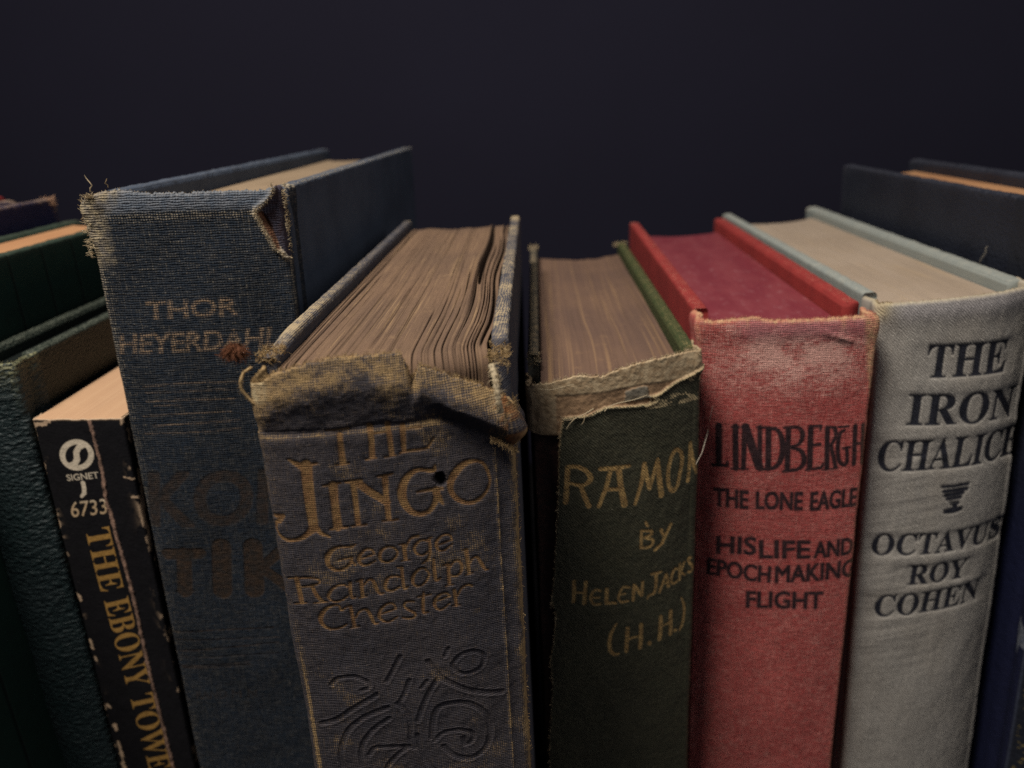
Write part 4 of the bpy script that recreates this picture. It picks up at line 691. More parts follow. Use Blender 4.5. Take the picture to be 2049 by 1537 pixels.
def page_part(bk, xa, xb, yf, yr, ztop, mat, prof=None, np_=260, dq=0.5, concave=4.0, round_r=2.0, grooves=60, gdepth=0.35,
              wave=None, relief=None, seed=3, low=0.25, groove_list=(), name='page_block', front_low=30.0):
    """the leaves as one block: uvm.x counts across them, uvm.y runs along them (front face, top, fore edge)"""
    rng = np.random.default_rng(seed)
    Tp = xb - xa
    p = np.linspace(0, Tp, np_)
    if prof is None:
        yfp = np.full_like(p, yf)
    else:
        yfp = prof(p)
    yrp = yr - concave * (1 - (2 * p / Tp - 1) ** 2)
    # path along a leaf: up the back, over the rounded shoulder, along the top, down the fore edge
    zs = np.concatenate([np.linspace(bk.H - 2, front_low, 5)[:-1], np.linspace(front_low, ztop + round_r, 26)])
    ang = np.linspace(0, np.pi / 2, 9)[1:]
    ntop = int((yr - yf) / dq)
    tt = np.linspace(0, 1, ntop)[1:]
    rows_y, rows_z, q = [], [], []
    for z in zs:
        rows_y.append(yfp)
        rows_z.append(np.full_like(p, z))
    for a in ang:
        rows_y.append(yfp + round_r - round_r * np.cos(a))
        rows_z.append(np.full_like(p, ztop + round_r - round_r * np.sin(a)))
    for t in tt:
        rows_y.append(yfp + round_r + (yrp - yfp - round_r - 0.3) * t)
        rows_z.append(np.full_like(p, ztop))
    for z in np.concatenate([[ztop + 0.3], np.linspace(ztop + 1, 40, 12), [bk.H - 2]]):
        rows_y.append(yrp)
        rows_z.append(np.full_like(p, z))
    Yg, Zg = np.array(rows_y), np.array(rows_z)
    step = np.hypot(np.diff(Yg.mean(1)), np.diff(Zg.mean(1)))
    path = np.concatenate([[0], np.cumsum(step)])
    Pg = np.broadcast_to(p[None], Yg.shape)
    Q = np.broadcast_to(path[:, None], Yg.shape)
    # leaves that stand apart: dark narrow gaps
    gap = np.zeros_like(Yg)
    pos = list(rng.uniform(0.02, 0.98, grooves) * Tp)
    Pw = Pg + 0.18 * (fbm(Pg * 0.15, Q * 0.05, seed) - 0.5)
    for g in pos:
        wdt = rng.uniform(0.05, 0.14)
        amp = rng.uniform(0.2, 1.0) * gdepth
        on = smooth(0.35, 0.6, vnoise(Q * 0.03 + rng.uniform(0, 99), Q * 0 + g * 3.1, seed))
        gap = np.maximum(gap, amp * on * np.exp(-((Pw - g) / wdt) ** 2))
    for (g, wdt, amp, qa, qb) in groove_list:
        on = smooth(qa, qa + 8, Yg) * (1 - smooth(qb - 8, qb, Yg))
        gap = np.maximum(gap, amp * on * np.exp(-((Pw - g) / (wdt * (0.6 + 0.8 * vnoise(Q * 0.08, Q * 0 + g, 5)))) ** 2))
    hz = low * (fbm(Pg * 0.35, Q * 0.02, seed + 3) - 0.5) * 2
    if relief is not None:
        hz = hz + relief(Pg, Yg)
    topw = smooth(ztop + 6, ztop + 0.5, Zg)
    Zg = Zg - (hz - gap) * topw
    Yg = Yg + gap * (1 - topw) * (Zg < bk.H * 0.5) * (Yg < (yf + yr) / 2)
    Xg = xa + Pg + (0 if wave is None else wave(Pg, Yg, Zg))
    P = np.stack([Xg, Yg, -Zg], -1)
    uvm = np.stack([Pg, Q, np.zeros_like(Pg)], -1)
    return bk.mesh(name, P, grid_quads(*Pg.shape), {'gap': np.clip(gap / max(gdepth, 0.3), 0, 1), 'wear': gap * 0}, uvm, mat)


# ------------------------------------------------------------------ the setting
def structure_slab(name, lo, hi, mat):
    x0, y0, z0 = lo
    x1, y1, z1 = hi
    P = [(x, y, z) for x in (x0, x1) for y in (y0, y1) for z in (z0, z1)]
    Q = [(0, 1, 3, 2), (4, 6, 7, 5), (0, 4, 5, 1), (2, 3, 7, 6), (0, 2, 6, 4), (1, 5, 7, 3)]
    me = raw_mesh(name, P, Q, None, np.array(P), [mat], smooth_=False)
    o = link(name, me)
    tag(o, None, None, kind='structure')
    return o


wall_mat = plain('dark_backdrop_cloth', (0.0138, 0.0130, 0.0260), (0.0124, 0.0115, 0.0230), 0.95, 0.004)
table_mat = plain('dark_table', (0.03, 0.026, 0.025), (0.02, 0.018, 0.018), 0.6, 0.01)
structure_slab('table_top', (-900, -120, -30), (900, 470, 0), table_mat)
structure_slab('backdrop_wall', (-1600, 480, -700), (1600, 500, 1100), wall_mat)


def profile(T, ck, b, e, ckf):
    return lambda x: ckf * T / 2 + ck * (x - T / 2) - b * (1 - np.abs(np.clip(2 * x / T - 1, -1, 1)) ** e)


def ink_of(sd, soft=0.10, edge=0.0):
    return np.clip(0.5 - (sd - edge) / soft, 0, 1)


def grid_uv(T, vmax, d=0.07):
    return np.arange(-4, T + 4, d), np.arange(-3, vmax, d)


def mask_poly(UU, VV, pts, soft=0.5):
    return np.clip(0.5 - poly_sd(UU, VV, loop_edges(pts), pad=3.0) / soft, 0, 1)


def edge_roots(path, us, depth=0.0, jitter=0.2):
    """points on the top edge of a spine sheet at the given u"""
    px, py, nx, ny, uu, tp = path
    X = np.interp(us, uu, px)
    Y = np.interp(us, uu, py)
    NX = np.interp(us, uu, nx)
    NY = np.interp(us, uu, ny)
    TP = np.interp(us, uu, tp)
    return X, Y, NX, NY, TP


cream_thread = fibre_mat('cream_threads', (0.50, 0.41, 0.27), (0.30, 0.21, 0.11))
tan_thread = fibre_mat('tan_threads', (0.40, 0.28, 0.14), (0.20, 0.12, 0.05))
pale_hair = fibre_mat('pale_hair', (0.45, 0.40, 0.32), (0.30, 0.26, 0.2))
rust_fibre = fibre_mat('rust_fibres', (0.17, 0.068, 0.034), (0.075, 0.030, 0.016))
red_thread = fibre_mat('red_threads', (0.52, 0.27, 0.18), (0.42, 0.12, 0.09))


# ================================================================== the tall blue-grey book, frayed at its upper corners
def build_blue_book():
    b = Book('hardback_book', 'tall faded blue-grey cloth book, frayed at both upper spine corners, rising above all the rest', 'book',
             -72.565, -41.209, 123.66, 0.101, 9.34, 0.0294, 0.0)
    T = b.T
    prof = profile(T, 0.10, 1.0, 4.0, 0.101)
    UU, VV = grid_uv(T, 140)
    ink = ink_of(text_sd(UU, VV, DATA['thor_txt']), 0.35, 0.10) * 0.8
    ink = np.maximum(ink, ink_of(stroke_sd(UU, VV, DATA['thor_rules']), 0.25) * 0.62)
    gilt = ink_of(text_sd(UU, VV, DATA['thor_big']), 0.4, 0.45) * 0.65
    gilt = np.maximum(gilt, ink_of(stroke_sd(UU, VV, DATA['thor_slab']), 0.25) * 0.9)
    gilt = np.maximum(gilt, ink_of(stroke_sd(UU, VV, DATA['thor_rules2']), 0.2) * 0.7)
    gilt = np.maximum(gilt, ink_of(text_sd(UU, VV, DATA['thor_small']), 0.2) * 0.6)
    uu_, vv_ = np.meshgrid(UU, VV)
    cream = np.clip(0.5 - (poly_sd(UU, VV, loop_edges(DATA['thor_cream']), pad=4.0) + (fbm(uu_ * 0.9, vv_ * 0.9, 2) - .5) * 2.2) / 2.6, 0, 1)
    fade = mask_poly(UU, VV, DATA['thor_fade'], 1.0)
    joint = mask_poly(UU, VV, DATA['thor_joint'], 0.35)
    lining = mask_poly(UU, VV, DATA['thor_lining'], 0.3)
    tear = stroke_sd(UU, VV, [DATA['thor_tear']], pad=2.0)
    tp = np.array(DATA['thor_top'])

    def top(u):
        t = np.interp(u, tp[:, 0], tp[:, 1]) + 0.8
        return t + (vnoise(u * 2.2, u * 0, 3) - 0.5) * 0.25 + 0.35 * (vnoise(u * 5.0, u * 0, 8) - .5)

    def lk(F, u, v):
        return sample(F, UU, VV, u, v)

    def disp(u, v):
        d = 0.25 * np.exp(-((v - 1.8) / 2.2) ** 2)
        d = d + 0.7 * lk(cream, u, v) * np.exp(-(u / 2.5) ** 2) * np.exp(-(v / 8.0) ** 4) * (0.5 + fbm(u * 0.7, v * 0.7, 4))
        t = lk(tear, u, v)
        d = d + 0.45 * np.exp(-(t / 0.35) ** 2) - 0.55 * lk(joint, u, v) - 0.75 * lk(lining, u, v)
        d = d - 0.10 * lk(gilt, u, v)
        d = d + (fbm(u * 0.12, v * 0.05, 6) - 0.5) * 0.5
        return d + (fbm(u * 1.2, v * 1.2, 9) - 0.5) * 0.12

    def fields(u, v):
        t = lk(tear, u, v)
        w = 0.07 + 0.30 * np.exp(-np.abs(u) / 1.0) * np.exp(-v / 60) + 0.14 * np.exp(-np.abs(u) / 1.5)
        w = w + 0.30 * np.exp(-((u - 0.7) / 0.9) ** 2) * np.exp(-v / 16) + 0.42 * np.exp(-np.abs(T + 0.3 - u) / 0.5)
        w = w + 0.65 * np.exp(-((v - top(u)) / 0.45) ** 2) + 0.25 * np.exp(-((v - 3.6) / 0.8) ** 2) * (u < 27)
        w = w + 0.9 * np.exp(-(t / 0.45) ** 2) + 0.07 * np.exp(-v / 25)
        return dict(ink=lk(ink, u, v), gilt=lk(gilt, u, v), cream=lk(cream, u, v), fade=lk(fade, u, v) * 0.85, joint=lk(joint, u, v),
                    lining=lk(lining, u, v), wear=w)

    m = cloth('blue_grey_buckram', (0.0150, 0.0225, 0.0345), (0.0095, 0.0145, 0.0225), (0.34, 0.285, 0.205), 0.44, 0.40, wu=0.55, wv=0.9, streak=0.55, ribbed=True, span=T,
              ink=(0.33, 0.22, 0.13), bump=0.00015, fleck=0.085, dust=0.2, inkwear=(0.30, 0.52),
              layers=(('gilt', ((0.055, 0.033, 0.020), (0.026, 0.021, 0.018))), ('fade', ((0.095, 0.115, 0.145), (0.16, 0.17, 0.19))), ('cream', ((0.36, 0.29, 0.18), (0.17, 0.15, 0.13))),
                      ('joint', ((0.060, 0.056, 0.078), (0.045, 0.03, 0.035))), ('lining', ((0.19, 0.090, 0.050), (0.09, 0.042, 0.025)))))
    sp, path = spine_part(b, prof, m, 134, top=top, disp=disp, fields=fields, ds=0.12, dv=0.115, stretch=3.0, th=1.1)
    bm = cloth('blue_grey_board_cloth', (0.058, 0.076, 0.110), (0.044, 0.058, 0.086), (0.20, 0.19, 0.18), 0.42, 0.42, bump=0.00006, fleck=0.06, spec=0.3)
    board_part(b, 0.3, 3.2, 6.0, 145, bm, 'back_cover', -1, seed=2, wear_edge=0.35)
    board_part(b, T - 3.2, T - 0.3, 6.6, 145, bm, 'front_cover', 1, seed=4, wear_edge=0.45)
    pm = paper('tan_leaves', (0.27, 0.195, 0.125), (0.31, 0.225, 0.145), (0.23, 0.155, 0.095))
    page_part(b, 3.3, T - 3.3, 3.0, 141, 3.6, pm, grooves=20, gdepth=0.1, np_=120, dq=1.0)
    # frayed ends
    rng = np.random.default_rng(21)
    fs = []
    us = rng.uniform(-5.5, 2.4, 260)
    X, Y, NX, NY, TP = edge_roots(path, us)
    vv = np.where(us < 1.0, rng.uniform(0, 1, len(us)) ** 1.2 * 8.5, rng.uniform(0, 0.6, len(us)))
    for x, y, nx, ny, tpv, v in zip(X, Y, NX, NY, TP, vv):
        p = np.array([x + nx * 0.6, y + ny * 0.6, -tpv - v])
        fs += fibres([p], [(nx - 0.5, ny * 0.5, 0.1 if v > 0.6 else 1.0)], 1.0, 0.055, 0.8, rng=rng)
    us = rng.uniform(0.5, 31, 90)
    X, Y, NX, NY, TP = edge_roots(path, us)
    for x, y, nx, ny, tpv in zip(X, Y, NX, NY, TP):
        fs += fibres([(x - nx * 0.5, y - ny * 0.5, -tpv)], [(nx * .3, ny * .3, 1.0)], 0.30, 0.035, 0.8, rng=rng)
    tr = np.array(DATA['thor_tear'])
    for k in range(230):
        i = rng.integers(0, len(tr) - 1)
        f = rng.random()
        q = tr[i] * (1 - f) + tr[i + 1] * f
        y = prof(np.array([q[0]]))[0]
        p = np.array([q[0], y - 0.35, -q[1] - 0.0])
        fs += fibres([p], [(rng.uniform(-.6, 1.0), -0.5, rng.uniform(-0.6, 0.5))], 0.6, 0.045, 0.7, rng=rng)
    for k in range(170):
        u = T + rng.uniform(-0.6, 0.5)
        v = rng.uniform(-0.3, 7.0) if k < 120 else rng.uniform(0, 12)
        p = np.array([T - 0.1, prof(np.array([T]))[0] + rng.uniform(0.0, 2.2), -v + 0.6])
        fs += fibres([p], [(1.0, -0.3, 0.4)], 0.55, 0.045, 0.8, rng=rng)
    # two curled loose threads at the left corner
    fs.append((np.array([(1.0, 1.0, 0.3), (1.1, .9, 0.8), (1.7, .6, 1.3), (1.2, .8, 1.9), (0.8, .9, 2.4), (0.65, .8, 2.9)]), np.array([.12, .11, .1, .09, .07, .04])))
    fs.append((np.array([(4.0, 1.0, 0.9), (4.05, .9, 1.3), (3.8, .7, 1.6), (4.05, .8, 2.0), (4.2, .8, 2.3)]), np.array([.1, .09, .09, .07, .04])))
    b.threads('frayed_threads', fs, cream_thread)
    ed = []
    for k in range(420):
        y = 6 + 139 * rng.random() ** 1.4
        ed += fibres([(T - 0.4 - rng.random() * 0.5, y, -0.1)], [(0.5, rng.normal(0, .4), 1)], 0.55, 0.035, 0.7, rng=rng)
    b.threads('cover_fuzz', ed, pale_hair, 3)
    return b


# ================================================================== the blue-grey novel with the torn, rolled spine head
def build_torn_book():
    b = Book('hardback_book', 'worn blue-grey book with gilt lettering and a torn rolled-over spine top, standing furthest forward', 'book',
             -35.592, -4.051, 86.997, 0.1005, 26.614, 0.0043, 0.0056)
    T = b.T
    prof = profile(T, 0.17, 1.3, 3.0, 0.1005)
    UU, VV = grid_uv(T, 78, 0.06)
    sdi = stroke_sd(UU, VV, rounded(DATA['jingo_ink'])) - 0.03
    ink = ink_of(sdi, 0.12)
    press = ink_of(sdi, 0.35, 0.05)
    orn = stroke_sd(UU, VV, rounded(DATA['jingo_orn'], 3), pad=2.0)
    ornm = 0.75 * np.exp(-(np.maximum(orn + 0.02, 0) / 0.17) ** 2) - 0.28 * np.exp(-((orn - 0.34) / 0.16) ** 2)
    hole = ink_of(stroke_sd(UU, VV, [DATA['jingo_hole']]) + 0.18 + 0.7 * (fbm(*[q * 0.9 for q in np.meshgrid(UU, VV)], 9) - 0.5), 0.45)
    tpu = [-8, -2, 0.2, 1.6, 3.4, 7.4, 13.1, 18.3, 18.9, 19.4, 19.9, 20.5, 23.0, 25.2, 27.5, 29.9, 31.3, 32.5, 40]
    tpv = [1.0, 2.6, 2.9, 2.6, 1.5, 0.5, 0.0, 0.3, 1.2, 3.7, 3.2, 1.8, 3.2, 4.3, 5.3, 6.8, 8.2, 9.0, 9.0]
    vcu = [-8, 0, 11, 18, 20.5, 22.5, 25, 27.2, 29.5, 31.4, 40]
    vcv = [9.3, 9.3, 9.3, 9.2, 9.0, 9.0, 10.2, 11.6, 13.2, 14.7, 15]

    def top(u):
        return np.interp(u, tpu, tpv) + (vnoise(u * 1.4, u * 0, 31) - 0.5) * 0.35 + (vnoise(u * 4.5, u * 0, 12) - .5) * 0.3

    def vc(u):
        return np.interp(u, vcu, vcv)

    def lk(F, u, v):
        return sample(F, UU, VV, u, v)

    def roll(u, v):
        vt, c = np.interp(u, tpu, tpv), vc(u)
        t = np.clip((v - vt) / (c - vt), -0.1, 1.0)
        A = np.interp(u, [-4, 0, 2, 5, 14, 20, 24, 31, 33], [0.2, 0.4, 0.7, 0.95, 1.05, 1.15, 1.8, 1.8, 1.6])
        up = smooth(-0.1, 0.52, t) * 0.75 + 0.25 * smooth(0, 0.8, t)
        hard = np.interp(u, [18, 24], [0.30, 0.60])
        return A * up * (1 - smooth(hard, 1.0, t))

    def disp(u, v):
        d = roll(u, v)
        c = vc(u)
        d = d - 0.28 * np.exp(-((v - c - 0.15) / 0.45) ** 2) * smooth(0, 2, u)
        d = d + 0.12 * np.exp(-((v - c - 1.3) / 1.1) ** 2)
        d = d - 0.13 * lk(press, u, v) - 0.15 * lk(ornm, u, v) - 1.2 * lk(hole, u, v)
        d = d + 0.12 * np.exp(-((u - 28.9) / 0.25) ** 2) * (v > 12) - 0.06 * np.exp(-((u - 29.7) / 0.5) ** 2) * (v > 12)
        d = d + (fbm(u * 0.2, v * 0.12, 3) - 0.5) * 0.55 + (fbm(u * 1.3, v * 1.3, 5) - 0.5) * 0.10
        # ragged, twisted end of the flap
        d = d + 0.7 * np.exp(-((u - 31) / 1.6) ** 2) * (v < c) * (v > 6) * (fbm(u * 0.8, v * 0.5, 8) - 0.3)
        d = d + 0.30 * (fbm(u * .22, v * .3, 44) - .5) * (v < c) * 2
        return d

    def fields(u, v):
        vt, c = top(u), vc(u)
        t = np.clip((v - vt) / (c - vt), -0.3, 2)
        w = 0.09 + 0.50 * (1 - smooth(0.10, 0.66, t + (fbm(u * 0.3, v * 0.3, 2) - .5) * 0.55)) * (0.55 + 0.75 * fbm(u * 0.22, v * 0.3, 6))
        blue = smooth(0.5, 0.66, fbm(u * 0.25 + 3, v * 0.35, 15)) * (t < 0.5)
        w = w * (1 - 0.28 * blue)
        w = w + 0.38 * np.exp(-((v - c - 0.55) / 0.35) ** 2) * (u < 24) * (0.35 + vnoise(u * 0.9, v * 0.1, 4))
        w = w + 0.40 * np.exp(-np.maximum(u + 0.3, 0) / 1.2) * np.exp(-v / 45) + 0.75 * np.exp(-((u - 1.1) / 0.35) ** 2) * smooth(30, 55, v)
        w = w + 0.55 * np.exp(-((u - 28.9) / 0.22) ** 2) * (0.3 + vnoise(v * 1.5, u, 6)) * (v > 14) + 0.95 * np.exp(-((u - 31.9) / 1.0) ** 2) * (v > 12) * (0.35 + 0.9 * fbm(u * 0.8, v * 0.35, 33))
        w = w + 0.28 * smooth(0.55, 0.75, fbm(u * 0.18, v * 0.18, 9))
        w = w + 0.25 * lk(ink_of(np.abs(sdi) - 0.02, 0.16), u, v) * 0.6
        w = w + 0.35 * np.exp(-((u - 29.9) / 1.6) ** 2) * (v < c) + 0.10 * np.exp(-v / 30)
        mull = np.exp(-((u - 0.9) / 1.25) ** 4) * (1 - smooth(4.2, 5.6, v + (fbm(u, v, 3) - .5) * 2))
        bare = smooth(0.5, .62, fbm(u * .6, v * .6, 77)) * np.exp(-((u - 30.3) / 1.5) ** 2) * (v < c)
        return dict(ink=lk(ink, u, v), hole=lk(hole, u, v), mull=mull, bare=bare, wear=w)

    m = cloth('slate_book_cloth', (0.046, 0.043, 0.051), (0.060, 0.053, 0.058), (0.34, 0.225, 0.105), 0.30, 0.28, wu=0.6, wv=0.6, streak=0.4, span=T,
              ink=(0.24, 0.140, 0.058), ink2=(0.20, 0.105, 0.046), bump=0.00012, fleck=0.05, dust=0.45, inkwear=(0.22, 0.40),
              layers=(('bare', ((0.28, 0.12, 0.045), (0.2, 0.09, 0.04))), ('mull', ((0.46, 0.37, 0.22), (0.30, 0.2, 0.10))), ('hole', (0.003, 0.003, 0.004))))
    sp, path = spine_part(b, prof, m, 74, top=top, disp=disp, fields=fields, ds=0.095, dv=0.095, stretch=9.2, th=0.6, inner=3.0, side=6.0,
                           keep=lambda u, v: ~((np.abs(u - 19.55 + 0.06 * (v - 2) + 0.3 * (vnoise(v * 1.5, v * 0, 4) - .5)) < 0.62 - 0.13 * v) & (v < 4.2))[:-1, :-1])
    bm = cloth('slate_board_cloth', (0.055, 0.058, 0.078), (0.075, 0.075, 0.09), (0.40, 0.31, 0.19), 0.36, 0.36, bump=0.00010, fleck=0.12, amount=0.03)
    sag = lambda y: 1.0 * np.exp(-((y - 4) / 6.0) ** 2)
    board_part(b, 0.3, 2.3, 3.4, 122, bm, 'back_cover', -1, seed=12, wear_edge=0.8, rough_edge=0.09, wear_fn=lambda y: 0.35 + 1.2 * np.exp(-y / 26.0), ztop_fn=sag)
    board_part(b, T - 2.6, T - 0.3, 7.6, 122, bm, 'front_cover', 1, seed=14, wear_edge=0.75, rough_edge=0.22, wear_fn=lambda y: 0.45 + 0.6 * vnoise(y * 0.12, y * 0, 5),
               ztop_fn=lambda y: 2.2 * np.exp(-((y - 3) / 4.0) ** 2) + 0.5 * (vnoise(y * 0.2, y * 0, 4) - 0.4))
    pm = paper('brown_leaves', (0.158, 0.100, 0.066), (0.195, 0.121, 0.076), (0.40, 0.26, 0.138), 9.0, bump=0.00012, dirt=(0.090, 0.056, 0.046))

    def wave(p, y, z):
        k = smooth(12, 26, p)
        f = np.exp(-np.maximum(y - 5, 0) / 9.0)
        return (-0.7 * k * f * np.sin(np.clip((y + 2) / 22, 0, 1) * np.pi) + 1.5 * k * np.exp(-(np.maximum(y - 1, 0) / 4.5) ** 2)
                + 0.35 * np.sin(y * 0.11 + p * 0.2) * k * smooth(4, 20, y) + 0.25 * np.sin(y * 0.045) * np.sin(p / 26 * np.pi))

    def relief(p, y):
        r = 0.5 * smooth(17, 24, p) * np.exp(-np.maximum(y - 6, 0) / 30) * (fbm(p * 0.9, y * 0.02, 4) - 0.45) * 2
        r = r + 0.85 * np.exp(-((p - 21.3 - 0.012 * (y - 40)) / 0.42) ** 2) * smooth(14, 40, y)
        r = r - 0.5 * (1 - smooth(0, 1.2, p)) + 0.35 * np.exp(-((p - 10.3) / .25) ** 2) * smooth(2, 10, y) * (1 - smooth(35, 60, y))
        return r

    gl = [(22.4, 0.32, 1.5, 44, 125), (21.9, 0.09, 0.7, 2, 60), (20.2, 0.07, 0.5, -4, 60), (19.2, 0.06, 0.5, -4, 45), (18.4, 0.05, 0.4, -4, 30), (17.6, 0.05, 0.4, -4, 40), (20.9, 0.05, 0.4, -4, 50), (23.1, 0.05, 0.5, -4, 60), (23.6, 0.07, 0.7, -4, 90), (24.1, 0.05, 0.5, -4, 50), (24.5, 0.07, 0.7, -4, 100),
          (25.3, 0.16, 1.1, 6, 125), (2.0, 0.14, 0.6, -4, 120), (1.1, 0.12, 0.5, -4, 120), (3.2, 0.07, 0.4, -4, 60), (16.4, 0.07, 0.5, -4, 30), (0.3, 0.12, 0.7, -4, 125)]
    page_part(b, 2.6, T - 2.8, 2.0, 116.5, 1.7, pm, prof=lambda p: prof(p + 2.6) + 2.1 + 0.5 * smooth(18, 25, p), grooves=46, gdepth=0.20, np_=420, dq=0.4, concave=3.0, wave=wave, relief=relief,
              groove_list=gl, low=0.35, seed=5, round_r=2.6)
    rng = np.random.default_rng(5)
    fs = []
    us = np.concatenate([rng.uniform(-1.5, 3.0, 220), rng.uniform(3, 20, 190), rng.uniform(19.0, 21, 90), rng.uniform(21, 32.5, 190)])
    X, Y, NX, NY, TP = edge_roots(path, us)
    O = roll(us, TP)
    for x, y, nx, ny, t, o in zip(X, Y, NX, NY, TP, O):
        fs += fibres([(x + nx * (o - 0.4), y + ny * (o - .4), -t)], [(nx * .2, ny * .2 + .3, 1.0)], 0.55, 0.04, 0.9, rng=rng)
    for k in range(240):      # lower rag of the flap and the worn right shoulder
        if k < 120:
            u = rng.uniform(28.5, 31.8)
            v = np.interp(u, vcu, vcv) - rng.uniform(0.0, 0.5)
            p = np.array([u, prof(np.array([u]))[0] - 0.9, -v])
            fs += fibres([p], [(0.3, -0.4, -1.0)], 0.7, 0.04, 0.8, rng=rng)
        else:
            v = rng.uniform(8, 15)
            p = np.array([T + 0.1, prof(np.array([T]))[0] + rng.uniform(-0.4, 1.2), -v])
            fs += fibres([p], [(1, -.2, rng.uniform(-1, 1))], 0.7, 0.04, 0.8, rng=rng)
    for k in range(160):
        v = rng.uniform(14, 70)
        p = np.array([T + 0.05, prof(np.array([T]))[0] + rng.uniform(0., 1.2), -v])
        fs += fibres([p], [(1, -.2, rng.uniform(-1, 1))], 0.4, 0.03, 0.8, rng=rng)
    yl = prof(np.array([0.0]))[0]
    for k in range(260):      # matted cloth on the left corner of the board
        p = np.array([rng.uniform(-0.2, 2.4), 3.0 + rng.uniform(0, 5.0), -1.0 + rng.uniform(-0.6, 0.5)])
        fs += fibres([p], [(rng.normal(0, .6), rng.normal(0, .6), 0.5)], 0.9, 0.05, 1.1, rng=rng)
    for k in range(200):      # and on the right corner
        p = np.array([T - rng.uniform(0.2, 2.8), 2.0 + rng.uniform(0, 6), -1.8 + rng.uniform(-1.2, 0.5)])
        fs += fibres([p], [(rng.normal(0, .6), -0.4, 0.3)], 0.9, 0.05, 1.1, rng=rng)
    # a loop of cloth hanging off the left corner
    loop = [(0.4, yl + 1.2, -1.1), (-0.3, yl + .4, -1.4), (-0.75, yl - .1, -2.4), (-0.7, yl - .2, -3.4), (-0.2, yl - .1, -4.4), (0.4, yl - .1, -5.2)]
    lp = np.array([np.array([np.interp(s, range(6), [q[i] for q in loop]) for i in range(3)]) for s in np.linspace(0, 5, 16)])
    fs.append((lp, 0.17 + 0.06 * rng.random(16)))
    for k in range(90):
        i = rng.integers(0, 16)
        fs += fibres([lp[i]], [rng.normal(0, 1, 3)], 0.5, 0.035, 0.8, rng=rng)
    b.threads('frayed_threads', fs, tan_thread)
    hb = []
    c = np.array([(T - 2.3, 1.2, -2.2), (T - 1.9, 0.4, -3.4), (T - 1.7, 0.0, -5.0), (T - 1.6, -0.2, -6.6), (T - 1.4, 0.2, -8.0)])
    sA = np.linspace(0, 4, 26)
    cA = np.stack([np.interp(sA, range(5), c[:, i]) for i in range(3)], -1)
    hb.append((cA, 0.42 + 0.10 * np.sin(np.arange(26) * 2.4)))
    for k in range(120):
        i = rng.integers(0, 26)
        a = rng.normal(0, 1, 3)
        hb += fibres([cA[i] + a * 0.2], [a + np.array([-.6, 0, .4])], 0.9, 0.045, 0.9, rng=rng)
    b.threads('headband', hb, cream_thread, 6)
    tf = []
    for k in range(430):
        a = rng.normal(0, 1, 3)
        a /= np.linalg.norm(a)
        c = np.array([-1.7, 1.0, 0.9]) + a * np.array([1.35, 0.8, 0.85]) * rng.random() ** 0.5
        tf += fibres([c], [(a[0] * 0.5, a[1], -0.9 + a[2] * 0.5)], 1.15, 0.06, 0.5, rng=rng)
    b.threads('rust_tuft', tf, rust_fibre, label='rust-brown tuft of torn leather fibres')
    return b


